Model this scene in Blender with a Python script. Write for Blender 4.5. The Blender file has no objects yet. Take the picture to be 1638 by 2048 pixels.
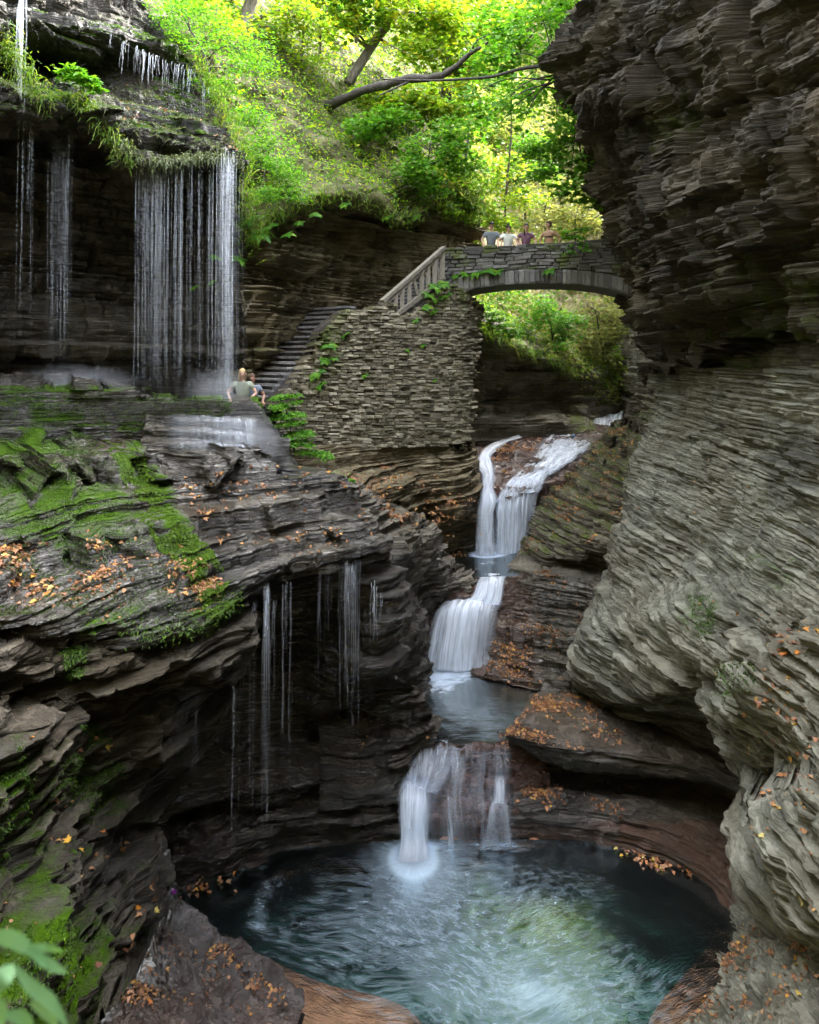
import bpy, bmesh, math, random
import numpy as np
np.seterr(all='ignore')
from mathutils import Vector, Matrix
random.seed(7); RNG = np.random.default_rng(7)
SC = bpy.context.scene; COL = SC.collection
F, CX, HY, CZ = 1400.0, 819.0, 700.0, 9.9      # focal length and horizon of the photograph in its pixels, eye height over the pool

def P(px, py, Y): return np.array([(px-CX)/F*Y, Y, CZ-(py-HY)/F*Y])
def at_z(px, z, Y): return (px, HY+(CZ-z)*F/Y, Y)          # point of column px at depth Y and height z
def pix(p):
    p = np.asarray(p); Y = np.maximum(p[..., 1], .05)
    return CX+p[..., 0]/Y*F, HY-(p[..., 2]-CZ)/Y*F

# ---------------------------------------------------------------- noise
def _h(ix, iy, iz, s):
    n = (ix.astype(np.int64)*374761393+iy.astype(np.int64)*668265263+iz.astype(np.int64)*2147483647+s*144665) & 0xffffffff
    n = ((n ^ (n >> 13))*1274126177) & 0xffffffff
    n = ((n ^ (n >> 16))*2246822519) & 0xffffffff
    n = n ^ (n >> 15)
    return (n & 0xffffff)/float(0xffffff)
def vnoise(x, y, z, s=0):
    x, y, z = np.broadcast_arrays(np.asarray(x, float), np.asarray(y, float), np.asarray(z, float))
    ix, iy, iz = np.floor(x), np.floor(y), np.floor(z)
    fx, fy, fz = x-ix, y-iy, z-iz
    fx, fy, fz = [t*t*(3-2*t) for t in (fx, fy, fz)]
    r = 0
    for a in (0, 1):
        for b in (0, 1):
            for c in (0, 1):
                w = (fx if a else 1-fx)*(fy if b else 1-fy)*(fz if c else 1-fz)
                r = r+w*_h(ix+a, iy+b, iz+c, s)
    return r*2-1
def fbm(x, y, z, o=4, s=0, g=.5):
    r = 0; a = 1.; t = 0
    for i in range(o):
        r = r+a*vnoise(x*2**i+i*3.7, y*2**i+i*1.3, z*2**i+i*9.1, s+i); t += a; a *= g
    return r/t
def sstep(a, b, x):
    t = np.clip((x-a)/(b-a), 0, 1); return t*t*(3-2*t)
class Layers:                                   # bedding planes: boundaries at random heights
    def __init__(s, T, seed):
        r = np.random.default_rng(seed); b = [-8.]
        while b[-1] < 45: b.append(b[-1]+T*float(np.clip(r.lognormal(0, .55), .35, 2.6)))
        s.b = np.array(b); s.r = r.uniform(-1, 1, len(b)); s.seed = seed
    def get(s, z):
        k = np.clip(np.searchsorted(s.b, z)-1, 0, len(s.b)-2)
        return k, (z-s.b[k])/(s.b[k+1]-s.b[k]), s.b[k], s.b[k+1]-s.b[k]
LAY = {T: Layers(T, i+1) for i, T in enumerate((1.1, .5, .3, .2, .12, .08))}
def dip(p): return p[:, 2]+.035*p[:, 0]+.06*vnoise(p[:, 0]*.25, p[:, 1]*.25, p[:, 2]*.2, 5)+.012*vnoise(p[:, 0]*.9, p[:, 1]*.9, p[:, 2]*.5, 6)
def strata(p, T, block, s=0):
    """protrusion in [-1,1] of the bed each point lies in: beds broken into blocks, eased into the next bed over a few centimetres"""
    L = LAY[T]; k, f, b, h = L.get(dip(p)); wv = .15*block*vnoise(p[:, 0]*2/block, p[:, 1]*2/block, p[:, 2]*.7/T, 9)
    def bed(k):
        n = fbm(p[:, 0]*.45/block, p[:, 1]*.45/block, k*7.31, 3, L.seed+s)
        a = L.r[k]*1.3; c, q = np.cos(a), np.sin(a); wx = p[:, 0]+wv
        u = (wx*c+p[:, 1]*q)/block+L.r[k]*50; v = (-wx*q+p[:, 1]*c)/block+L.r[k]*31
        fu, fv = u-np.floor(u), v-np.floor(v); ed = np.minimum(np.minimum(fu, 1-fu), np.minimum(fv, 1-fv))
        return .45*L.r[k]+.5*n+.75*(_h(np.floor(u), np.floor(v), k, 3+s)*2-1)*sstep(0, .07, ed)
    e = np.minimum(f, 1-f)*h; k2 = np.clip(np.where(f < .5, k-1, k+1), 0, len(L.r)-1); w = .5*(1-sstep(0, min(.024, .25*T), e))
    d = bed(k)*(1-w)+bed(k2)*w
    d = d+.75*(f-.55)*sstep(0, .02, e)*(T < .6)           # every bed leans out towards its top edge
    return d-.8*np.exp(-(e/.018)**2)*(T < .4)*sstep(-.3, .3, vnoise(p[:, 0]*1.3, p[:, 1]*1.3, k*3.3, 77))
def terrace(z, T, sharp):
    L = LAY[T]; k, f, b, h = L.get(z)
    g = np.where(f < .5, .5*(2*f)**sharp, 1-.5*(2-2*f)**sharp)
    return b+h*g

# ---------------------------------------------------------------- scene helpers
def tag(o, label=None, cat=None, group=None, kind=None):
    for k, v in (('label', label), ('category', cat), ('group', group), ('kind', kind)):
        if v: o[k] = v
    return o
def empty(name, loc, label, cat, group=None):
    o = bpy.data.objects.new(name, None); COL.objects.link(o); o.location = loc; o.empty_display_size = .2
    return tag(o, label, cat, group)
def link(name, me, mat=None, parent=None):
    o = bpy.data.objects.new(name, me); COL.objects.link(o)
    if mat is not None and not me.materials:
        for m in (mat if isinstance(mat, (list, tuple)) else [mat]): me.materials.append(m)
    if parent is not None:
        o.parent = parent
        bpy.context.view_layer.update
        o.matrix_parent_inverse = Matrix.Translation(parent.matrix_basis.translation).inverted() if not parent.parent else Matrix.Identity(4)
    return o
def mesh_np(name, V, Fc, smooth=False, attrs=None, uv=None):
    """V (n,3), Fc (m,k) index array of faces all with k corners"""
    V = np.ascontiguousarray(V, np.float32); Fc = np.ascontiguousarray(Fc, np.int32); m, k = Fc.shape
    me = bpy.data.meshes.new(name)
    me.vertices.add(len(V)); me.vertices.foreach_set('co', V.ravel())
    me.loops.add(m*k); me.loops.foreach_set('vertex_index', Fc.ravel())
    me.polygons.add(m); me.polygons.foreach_set('loop_start', np.arange(0, m*k, k, dtype=np.int32))
    me.polygons.foreach_set('loop_total', np.full(m, k, np.int32))
    me.polygons.foreach_set('use_smooth', np.full(m, smooth, bool))
    for a, v in (attrs or {}).items():
        at = me.attributes.new(a, 'FLOAT', 'POINT'); at.data.foreach_set('value', np.ascontiguousarray(v, np.float32))
    if uv is not None:
        at = me.attributes.new('flow', 'FLOAT_VECTOR', 'POINT')
        at.data.foreach_set('vector', np.ascontiguousarray(np.c_[uv, np.zeros(len(uv))] if uv.shape[1] == 2 else uv, np.float32).ravel())
    me.update(calc_edges=True); return me
class MB:                                       # collects quads / tris as a list and links them as one mesh
    def __init__(s): s.v = []; s.f = []
    def add(s, v, f):
        o = len(s.v); s.v += [tuple(map(float, q)) for q in v]; s.f += [tuple(i+o for i in q) for q in f]
    def box(s, c, d, M=None, jit=0.):
        v = []
        for x in (-.5, .5):
            for y in (-.5, .5):
                for z in (-.5, .5):
                    q = np.array([x*d[0], y*d[1], z*d[2]])+(RNG.uniform(-jit, jit, 3) if jit else 0)
                    v.append((np.array(M) @ q if M is not None else q)+np.array(c))
        s.add(v, [(0, 1, 3, 2), (4, 6, 7, 5), (0, 4, 5, 1), (2, 3, 7, 6), (0, 2, 6, 4), (1, 5, 7, 3)])
    def beam(s, a, b, w, h, up=(0, 0, 1)):
        a, b = np.array(a, float), np.array(b, float); d = b-a; L = np.linalg.norm(d); d /= L
        x = np.cross(d, up); x /= np.linalg.norm(x); u = np.cross(x, d)
        s.box((a+b)/2, (w, L, h), np.stack([x, d, u], 1))
    def tube(s, pts, rad, n=6, cap=True):
        pts = np.asarray(pts, float); m = len(pts); rad = np.broadcast_to(rad, m)
        t = np.gradient(pts, axis=0) if m > 1 else pts
        t /= np.linalg.norm(t, axis=1)[:, None]+1e-9
        v = []; ref = np.array([.3, .9, .1]) if abs(t[0] @ np.array([.3, .9, .1])) < .85 else np.array([1., 0, 0])
        for p, d, r in zip(pts, t, rad):
            x = np.cross(d, ref); x /= np.linalg.norm(x); y = np.cross(d, x)
            for i in range(n):
                a = 2*math.pi*i/n; v.append(p+r*(x*math.cos(a)+y*math.sin(a)))
        f = [(j*n+i, j*n+(i+1) % n, (j+1)*n+(i+1) % n, (j+1)*n+i) for j in range(m-1) for i in range(n)]
        if cap: f += [tuple(range(n))[::-1], tuple(range((m-1)*n, m*n))]
        s.add(v, f)
    def build(s, name, mat, parent=None, smooth=False):
        me = bpy.data.meshes.new(name); me.from_pydata(s.v, [], s.f); me.validate(clean_customdata=False)
        if smooth: me.polygons.foreach_set('use_smooth', [True]*len(me.polygons))
        me.update(); return link(name, me, mat, parent)

# ---------------------------------------------------------------- lofted sheets
def metric(a, b):                               # distance between (px, py, depth) points, depth counted too
    return np.sqrt((a[..., 0]-b[..., 0])**2+(a[..., 1]-b[..., 1])**2+(.5*F*(a[..., 2]-b[..., 2])/np.maximum(.5*(a[..., 2]+b[..., 2]), .5))**2)
def crom(pts, n, world=False):
    """n points evenly along a smooth curve"""
    pts = np.asarray(pts, float); m = len(pts)
    if m == 2:
        t = np.linspace(0, 1, n)[:, None]; return pts[0]*(1-t)+pts[1]*t
    w = (np.linalg.norm(np.diff(pts, axis=0), axis=1) if world else metric(pts[1:], pts[:-1]))+1e-6
    T = np.r_[0, np.cumsum(w)]; t = np.linspace(0, T[-1], n)
    k = np.clip(np.searchsorted(T, t, side='right')-1, 0, m-2); x = (t-T[k])/w[k]
    d = np.gradient(pts, T, axis=0) if m > 2 else None
    x = x[:, None]; wk = w[k][:, None]
    return (2*x**3-3*x**2+1)*pts[k]+(x**3-2*x**2+x)*wk*d[k]+(-2*x**3+3*x**2)*pts[k+1]+(x**3-x**2)*wk*d[k+1]
def loft(rows, nu, nv, K=110):
    R = np.stack([crom(r, K) for r in rows])              # rows x K x (px,py,Y)
    W = np.stack([((R[..., 0]-CX)/F*R[..., 2]), R[..., 2], CZ-(R[..., 1]-HY)/F*R[..., 2]], -1)
    w = np.maximum(metric(R[1:], R[:-1]).mean(1), 8)
    T = np.r_[0, np.cumsum(w)]; t = np.linspace(0, T[-1], nv); k = np.clip(np.searchsorted(T, t, side='right')-1, 0, len(T)-2)
    # monotone-limited Hermite down the columns
    s = np.diff(W, axis=0)/w[:, None, None]
    d = np.empty_like(W); d[0] = s[0]; d[-1] = s[-1]
    if len(rows) > 2:
        a, b = s[:-1], s[1:]
        d[1:-1] = np.where(a*b > 0, 2*a*b/(a+b+np.where(a+b == 0, 1, 0)), 0)*.6+.4*(a+b)/2*(a*b > 0)
    x = ((t-T[k])/w[k])[:, None, None]; wk = w[k][:, None, None]
    C = (2*x**3-3*x**2+1)*W[k]+(x**3-2*x**2+x)*wk*d[k]+(-2*x**3+3*x**2)*W[k+1]+(x**3-x**2)*wk*d[k+1]   # nv x K x 3
    q = np.linspace(0, K-1, nu); i = np.clip(q.astype(int), 0, K-2); g = (q-i)[None, :, None]
    # cubic across
    i0, i3 = np.clip(i-1, 0, K-1), np.clip(i+2, 0, K-1)
    A, B, D, E = C[:, i0], C[:, i], C[:, i+1], C[:, i3]
    return .5*(2*B+(D-A)*g+(2*A-5*B+4*D-E)*g**2+(3*B-A-3*D+E)*g**3)
def grid_faces(nv, nu):
    i = np.arange(nv*nu).reshape(nv, nu)
    return np.stack([i[:-1, :-1], i[1:, :-1], i[1:, 1:], i[:-1, 1:]], -1).reshape(-1, 4)
def grid_normals(G):
    du = np.gradient(G, axis=1); dv = np.gradient(G, axis=0)
    n = np.cross(du, dv); n /= np.linalg.norm(n, axis=2)[..., None]+1e-9
    return n
SHEETS = {}
DEF = ((.5, .8, .2), (.2, .42, .11), (.12, .26, .055), (.08, .2, .025))
def rock_sheet(name, rows, step=2.6, beds=DEF, terr=(.3, 4., .9), lump=(.6, .22),
               fine=(5., .035), paint=None, mat=None, kind='structure', flip=False, keep=None, label=None, cat=None, smooth=False, seed=0, vert=0., align=0., steps=None):
    A = np.stack([crom(r, 40) for r in rows])
    vis = (A[..., 0] > -150) & (A[..., 0] < 1790)            # only the part near the view decides the fineness
    nu = int(np.clip((metric(A[:, 1:], A[:, :-1])*vis[:, 1:]).sum(1).max()/step/max(vis.mean(), .35)**.5, 12, 850))
    nv = int(np.clip(np.maximum(metric(A[1:], A[:-1]).mean(1), 8).sum()/step, 12, 850))
    G = loft(rows, nu, int(nv*(1.6 if align else 1)))
    ok = None
    if align:                                              # rows of the mesh follow the bedding, so beds end in clean level edges
        Lv = G[..., 2]+.035*G[..., 0]; Mn = np.minimum.accumulate(Lv, 0)-np.arange(Lv.shape[0])[:, None]*1e-6; hi, lo = Mn.max(), Mn.min(); e = CZ+11
        tg = np.arange(min(hi, e), lo, -align)
        if hi > e: tg = np.r_[np.arange(hi, e+.2, -.4), tg]
        def at_level(TL):
            H = np.empty((TL.shape[0], nu, 3))
            for j in range(nu):
                for a in range(3): H[:, j, a] = np.interp(-TL[:, j], -Mn[:, j], G[:, j, a])
            return H
        ok = (tg[:, None] <= Mn[0]+align) & (tg[:, None] >= Mn[-1]-align); TL = np.repeat(tg[:, None], nu, 1)
        if steps:                                          # upright risers and level treads
            T, amt, cell = steps; k, f, b, h = LAY[T].get(tg); TL = np.repeat((b+h*(.5+.16*(f-.5)))[:, None], nu, 1)
            Q = at_level(TL); kk = np.repeat(k[:, None], nu, 1)
            u, v = (Q[..., 0]*.9+Q[..., 1]*.43)/cell+.4*vnoise(Q[..., 0]*2, Q[..., 1]*2, kk, 71), (Q[..., 1]*.9-Q[..., 0]*.43)/cell+.4*vnoise(Q[..., 0]*2, Q[..., 1]*2, kk+.5, 72)
            n = .5*(_h(np.floor(u), 0*u, kk, 7)*2-1)+.35*vnoise(u*2.3, v*2.3, kk*3.1, 73)+.5*vnoise(u*.35, v*.35, kk*1.7, 74)
            TL = TL+amt*h[:, None]*n; TL = np.minimum(np.maximum(TL, Mn[-1]), Mn[0]); zz, tl, oo = [tg[0]+0*TL[0]], [TL[0]], [ok[0]]
            for i in range(1, len(tg)):
                if k[i] != k[i-1]:
                    for w in (.0, .15, .4, .65, .9, 1.): zz.append(b[i-1]+0*TL[0]+.012*(1-w)); tl.append(TL[i-1]*(1-w)+TL[i]*w); oo.append(ok[i] & ok[i-1])
                zz.append(tg[i]+0*TL[0]); tl.append(TL[i]); oo.append(ok[i])
            TL, zz, ok = np.array(tl), np.array(zz), np.array(oo); H = at_level(TL); H[..., 2] = zz-.035*H[..., 0]; tg = zz
        else: H = at_level(TL)
        G = H; nv = len(tg)
    N = grid_normals(G)
    cam = np.array([0, 0, CZ]); s = np.sign(((cam-G)*N).sum(-1).mean())
    if flip: s = -s
    N = N*(s if s != 0 else 1)
    p = G.reshape(-1, 3).copy(); n = N.reshape(-1, 3)
    nz = n[:, 2]
    if terr:
        T, sh, w = terr; zz = p[:, 2]+.25*T*fbm(p[:, 0]*1.2, p[:, 1]*1.2, p[:, 2]*.3, 3, 21+seed)+.5*T*fbm(p[:, 0]*.3, p[:, 1]*.3, p[:, 2]*.1, 2, 29+seed)
        for cs, am in ((.7, .5), (.25, .25)):                # broken edges: the beds end along joints
            u, v = p[:, 0]/cs+.3*fbm(p[:, 0]*2, p[:, 1]*2, 0, 2, 81), p[:, 1]/cs+.3*fbm(p[:, 0]*2, p[:, 1]*2, 3, 2, 82)
            u, v = u*.82+v*.57, v*.82-u*.57; fu, fv = u-np.floor(u), v-np.floor(v); ed = np.minimum(np.minimum(fu, 1-fu), np.minimum(fv, 1-fv))
            zz = zz+am*T*(_h(np.floor(u), np.floor(v), 0*u+7, 5)-.5)*sstep(0, .1, ed)
        zz = zz+.14*T*fbm(p[:, 0]*5, p[:, 1]*5, p[:, 2]*2, 3, 83)
        wz = w*sstep(.2, .55, nz); p[:, 2] += wz*(terrace(zz, T, sh)-zz)
        p[:, 2] += .45*wz*(terrace(p[:, 2]+.03*fbm(p[:, 0]*4, p[:, 1]*4, 0*zz, 3, 84), .08, 3.)-p[:, 2])
    h = n*np.array([1, 1, .3+vert]); h /= np.linalg.norm(h, axis=1)[:, None]+1e-6
    d = lump[1]*fbm(p[:, 0]*lump[0], p[:, 1]*lump[0], p[:, 2]*lump[0]*1.6, 4, 11+seed)
    flat = 1-.65*sstep(.5, .9, nz)
    mass = .55+.6*sstep(-.35, .35, fbm(p[:, 0]*.4, p[:, 1]*.4, p[:, 2]*.7, 3, 51+seed))
    for T, blk, amp in beds: d = d+amp*flat*(mass if T < .4 else 1)*strata(p, T, blk, seed)
    p = p+h*d[:, None]
    q = p*fine[0]; fb = fbm(q[:, 0], q[:, 1], q[:, 2]*1.8, 4, 31+seed, .6); rg = 1-2*np.abs(fbm(q[:, 0]*.6+5, q[:, 1]*.6, q[:, 2]*1.3, 3, 41+seed))
    p += n*(fine[1]*(fb*1.2+.6*rg))[:, None]
    G2 = p.reshape(nv, nu, 3); N2 = grid_normals(G2).reshape(-1, 3)*(s if s != 0 else 1)
    px, py = pix(G.reshape(-1, 3))
    at = dict(moss=np.zeros(len(p)), wet=np.zeros(len(p)), tone=np.zeros(len(p)), rust=np.zeros(len(p)))
    if paint: paint(at, px, py, p, N2)
    at = {k: np.broadcast_to(v, len(p)) for k, v in at.items()}
    fc = grid_faces(nv, nu)
    if ok is not None: fc = fc[ok.ravel()[fc].all(1)]
    me = mesh_np(name, p, fc, True, at); me.set_sharp_from_angle(angle=math.radians(30))
    o = link(name, me, mat or M['rock']); tag(o, label, cat, None, kind)
    SHEETS.setdefault(name, []).append((G2, N2.reshape(nv, nu, 3), o)); 
    return o
def poly_mask(px, py, poly):
    px, py = np.asarray(px), np.asarray(py); c = np.zeros(px.shape, bool); n = len(poly)
    for i in range(n):
        x0, y0 = poly[i]; x1, y1 = poly[(i+1) % n]
        if y0 == y1: continue
        c ^= ((y0 > py) != (y1 > py)) & (px < (x1-x0)*(py-y0)/(y1-y0)+x0)
    return c
def blob(px, py, cx, cy, rx, ry): return np.exp(-(((px-cx)/rx)**2+((py-cy)/ry)**2))
def sample(names, n, poly, minz=.35, seed=0, maxz=2., clump=0.):
    """n points on the rock inside the outline poly of the view, where it is flat enough to hold something"""
    r = np.random.default_rng(seed); Pq, Nq = [], []
    for nm in names:
        for G, N, o in SHEETS[nm]:
            c = .25*(G[:-1, :-1]+G[1:, :-1]+G[1:, 1:]+G[:-1, 1:]).reshape(-1, 3)
            a = np.cross(G[1:, 1:]-G[:-1, :-1], G[1:, :-1]-G[:-1, 1:]).reshape(-1, 3); ar = .5*np.linalg.norm(a, axis=1)
            nn = a/(2*ar[:, None]+1e-9); nn *= np.sign((nn*N[:-1, :-1].reshape(-1, 3)).sum(1))[:, None]
            x, y = pix(c); wob = 26*fbm(c[:, 0]*1.6, c[:, 1]*1.6, c[:, 2]*1.6, 3, 91); wob2 = 22*fbm(c[:, 0]*1.6, c[:, 1]*1.6, c[:, 2]*1.6+9, 3, 92)
            ok = poly_mask(x+wob, y+wob2, poly) & (nn[:, 2] > minz) & (nn[:, 2] < maxz)
            Pq.append(np.c_[c[ok], nn[ok], ar[ok]])
    Q = np.concatenate(Pq)
    if not len(Q) or not n: return np.zeros((0, 3)), np.zeros((0, 3))
    wt = Q[:, 6]*(1 if not clump else np.clip(.5+clump*fbm(Q[:, 0]*1.5, Q[:, 1]*1.5, Q[:, 2]*1.5, 3, 93), .02, 9)**3)
    i = r.choice(len(Q), n, p=wt/wt.sum())
    return Q[i, :3]+r.normal(0, .012, (n, 3))*[1, 1, 0], Q[i, 3:6]
# ---------------------------------------------------------------- materials
M = {}
class NT:
    def __init__(s, name):
        s.m = bpy.data.materials.new(name); s.m.use_nodes = True; s.t = s.m.node_tree; s.n = s.t.nodes; s.l = s.t.links; s.n.clear()
        s.out = s.n.new('ShaderNodeOutputMaterial'); M[name] = s.m
    def new(s, ty, **kw):
        n = s.n.new('ShaderNode'+ty)
        for k, v in kw.items():
            if k in n.inputs.keys(): s.set(n, k, v)
            else: setattr(n, k, v)
        return n
    def set(s, n, k, v):
        if isinstance(v, bpy.types.NodeSocket): s.l.new(v, n.inputs[k])
        else: n.inputs[k].default_value = v
    def attr(s, a, vec=False):
        n = s.new('Attribute', attribute_name=a); return n.outputs['Vector' if vec else 'Fac']
    def pos(s): return s.new('TexCoord').outputs['Object']
    def scale(s, v, sc):
        n = s.new('VectorMath', operation='MULTIPLY'); s.l.new(v, n.inputs[0]); n.inputs[1].default_value = sc; return n.outputs[0]
    def noise(s, v, sc, det=4, rough=.55, dist=0.):
        n = s.new('TexNoise'); s.l.new(v, n.inputs['Vector'])
        n.inputs['Scale'].default_value = sc; n.inputs['Detail'].default_value = det; n.inputs['Roughness'].default_value = rough; n.inputs['Distortion'].default_value = dist
        return n.outputs['Fac']
    def ramp(s, f, *st):
        n = s.new('ValToRGB'); e = n.color_ramp.elements
        while len(e) < len(st): e.new(.5)
        for q, (p, c) in zip(e, st): q.position = p; q.color = (*c, 1) if isinstance(c, tuple) else (c, c, c, 1)
        s.l.new(f, n.inputs[0]); return n.outputs[0]
    def math(s, op, a, b=0., c=None):
        n = s.new('Math', operation=op)
        for i, v in enumerate((a, b) + ((c,) if c is not None else ())):
            if isinstance(v, bpy.types.NodeSocket): s.l.new(v, n.inputs[i])
            else: n.inputs[i].default_value = v
        return n.outputs[0]
    def mr(s, f, a, b, c=0., d=1.):
        n = s.new('MapRange'); n.clamp = True
        s.set(n, 'Value', f)
        for k, v in (('From Min', a), ('From Max', b), ('To Min', c), ('To Max', d)): s.set(n, k, v)
        return n.outputs[0]
    def mix(s, f, a, b, mode='MIX'):
        n = s.new('Mix', data_type='RGBA', blend_type=mode)
        for i, v in ((0, f), (6, a), (7, b)):
            if isinstance(v, bpy.types.NodeSocket): s.l.new(v, n.inputs[i])
            else: n.inputs[i].default_value = (*v, 1) if isinstance(v, tuple) else v
        return n.outputs[2]
    def bump(s, h, d=.02, st=1., nrm=None):
        n = s.new('Bump'); s.l.new(h, n.inputs['Height']); n.inputs['Distance'].default_value = d; n.inputs['Strength'].default_value = st
        if nrm: s.l.new(nrm, n.inputs['Normal'])
        return n.outputs[0]
    def bsdf(s, col, rough=.8, nrm=None, spec=.5, **kw):
        b = s.new('BsdfPrincipled'); s.set(b, 'Base Color', (*col, 1) if isinstance(col, tuple) else col); s.set(b, 'Roughness', rough); s.set(b, 'Specular IOR Level', spec)
        if nrm: s.set(b, 'Normal', nrm)
        for k, v in kw.items(): s.set(b, k, v)
        return b.outputs[0]
    def mixs(s, f, a, b):
        n = s.new('MixShader'); s.set(n, 0, f); s.l.new(a, n.inputs[1]); s.l.new(b, n.inputs[2]); return n.outputs[0]
    def done(s, sh): s.l.new(sh, s.out.inputs['Surface']); return s.m

def rock_mat(name, dark, mid, light, moss=((.014, .034, .002), (.056, .115, .004)), bumpd=.07, contrast=(.3, .7)):
    t = NT(name); p = t.pos()
    bed = t.noise(t.scale(p, (.5, .5, 9.)), 1.1, 6, .6, .3)
    bed2 = t.noise(t.scale(p, (1.1, 1.1, 24.)), 1., 5, .65, .4); thin = t.mr(bed2, .42, .58)
    blot = t.noise(p, 1.3, 5, .6); fine = t.noise(t.scale(p, (1, 1, 2.2)), 14, 5, .65)
    f = t.math('MULTIPLY_ADD', bed, .35, t.math('MULTIPLY_ADD', blot, .3, t.math('MULTIPLY_ADD', fine, .3, t.math('MULTIPLY_ADD', thin, .16, -.06))))
    f = t.math('ADD', f, t.math('MULTIPLY', t.attr('tone'), .5))
    c = t.ramp(f, (contrast[0], dark), (.5*(contrast[0]+contrast[1]), mid), (contrast[1], light))
    stain = t.mr(t.noise(t.scale(p, (1.6, 1.6, .16)), 1.1, 5, .65), .5, .68, 0, .55); c = t.mix(stain, c, t.mix(1., c, (.42, .4, .36), 'MULTIPLY'))
    hue = t.noise(p, .45, 3, .5); c = t.mix(t.mr(hue, .42, .66, 0, .36), c, (.105, .078, .042), 'MIX')
    c = t.mix(t.mr(t.math('ADD', t.attr('rust'), t.math('MULTIPLY_ADD', blot, .5, -.25)), .3, .7), c, t.mix(fine, (.04, .014, .008), (.15, .06, .03)))
    # wet rock: darker and glossier
    wn = t.math('ADD', t.attr('wet'), t.math('MULTIPLY_ADD', t.noise(p, 2.6, 4, .6), .7, -.35))
    wet = t.mr(wn, .3, .7)
    c = t.mix(t.math('MULTIPLY', wet, .62), c, t.mix(1., c, (.32, .33, .36), 'MULTIPLY'))
    mn = t.math('ADD', t.attr('moss'), t.math('ADD', t.math('MULTIPLY_ADD', t.noise(p, 3.2, 6, .65), .9, -.45), t.math('MULTIPLY_ADD', fine, .3, -.15)))
    mf = t.mr(mn, .42, .66)
    mc = t.mix(t.noise(p, 9, 4, .6), moss[0], moss[1]); c = t.mix(mf, c, mc)
    hgt = t.math('ADD', t.math('MULTIPLY_ADD', thin, .35, t.math('MULTIPLY', bed, .5)), t.math('ADD', t.math('MULTIPLY', fine, .35), t.math('MULTIPLY', mf, t.math('MULTIPLY', t.noise(p, 40, 3, .6), .5))))
    nb = t.bump(hgt, bumpd, .9)
    r = t.mr(wet, 0, 1, .82, .16); r = t.math('MAXIMUM', t.math('ADD', r, t.math('MULTIPLY_ADD', fine, .16, -.08)), t.math('MULTIPLY', mf, .95))
    return t.done(t.bsdf(c, r, nb, spec=t.math('MULTIPLY', t.mr(wet, 0, 1, .25, .85), t.math('MULTIPLY_ADD', mf, -.85, 1.))))
rock_mat('rock', (.03, .026, .021), (.075, .067, .054), (.17, .158, .13))
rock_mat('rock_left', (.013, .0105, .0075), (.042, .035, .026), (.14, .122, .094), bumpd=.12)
rock_mat('rock_shelfm', (.014, .012, .009), (.06, .052, .042), (.2, .18, .15), bumpd=.07)
rock_mat('rock_wall', (.03, .028, .02), (.115, .112, .086), (.28, .272, .215), bumpd=.08)
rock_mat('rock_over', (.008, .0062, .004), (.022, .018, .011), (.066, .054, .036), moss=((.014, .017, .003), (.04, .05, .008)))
rock_mat('rock_stream', (.018, .014, .011), (.052, .042, .034), (.145, .122, .10), bumpd=.11)
rock_mat('rock_bankm', (.035, .03, .022), (.11, .098, .075), (.24, .215, .17), moss=((.04, .055, .012), (.12, .15, .03)))
rock_mat('rock_cave', (.045, .036, .02), (.13, .105, .06), (.27, .23, .15))

def leaf_mat(name, lo, hi, trans=.45, third=None):
    t = NT(name); r = t.attr('rnd')
    c = t.ramp(r, (0, lo), (.75, hi), (1, third or hi))
    d = t.bsdf(c, .55, spec=.3); tr = t.new('BsdfTranslucent'); t.set(tr, 'Color', t.mix(1., c, (1.5, 1.5, .7), 'MULTIPLY'))
    return t.done(t.mixs(trans, d, tr.outputs[0]))
leaf_mat('leaf_green', (.05, .14, .012), (.15, .28, .02), .5, (.25, .3, .02))
leaf_mat('leaf_fresh', (.04, .15, .012), (.11, .27, .018), .5, (.17, .3, .02))
leaf_mat('leaf_yellow', (.09, .2, .015), (.2, .29, .02), .55, (.34, .3, .03))
leaf_mat('leaf_dark', (.02, .06, .012), (.06, .12, .015), .35)
leaf_mat('leaf_pale', (.14, .19, .06), (.27, .28, .1), .5, (.36, .3, .14))
leaf_mat('leaf_near', (.10, .22, .10), (.16, .3, .15), .4)
leaf_mat('grass_blade', (.05, .13, .012), (.15, .24, .03), .45, (.22, .22, .05))
leaf_mat('moss_tuft', (.018, .04, .006), (.06, .125, .008), .25, (.13, .23, .012))
leaf_mat('moss_pale', (.05, .07, .03), (.13, .16, .07), .25, (.16, .19, .09))
leaf_mat('litter', (.12, .05, .025), (.34, .17, .085), .15, (.46, .25, .05))

def dead_leaf(name):
    t = NT(name); r = t.new('ObjectInfo').outputs['Random']
    c = t.ramp(r, (0, (.11, .04, .02)), (.3, (.3, .12, .05)), (.55, (.42, .22, .11)), (.75, (.45, .14, .02)), (.9, (.5, .3, .03)), (1, (.45, .38, .12)))
    c = t.mix(t.mr(t.noise(t.pos(), 40, 3), .4, .8, 0, .5), c, (.1, .04, .02))
    return t.done(t.bsdf(c, .5, spec=.4))
dead_leaf('dead_leaf')
def simple(name, a, b, sc=8., rough=.8, bumpd=0., stretch=(1, 1, 1), spec=.4):
    t = NT(name); p = t.scale(t.pos(), stretch); n = t.noise(p, sc, 5, .6)
    return t.done(t.bsdf(t.mix(t.mr(n, .3, .7), a, b), rough, t.bump(n, bumpd) if bumpd else None, spec))
simple('bark', (.06, .05, .04), (.2, .17, .14), 14, .9, .02, (1, 1, .25))
simple('bark_dark', (.018, .014, .012), (.06, .05, .04), 14, .8, .02)
simple('timber', (.1, .088, .07), (.27, .24, .195), 10, .85, .006, (5, 5, .6))
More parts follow.
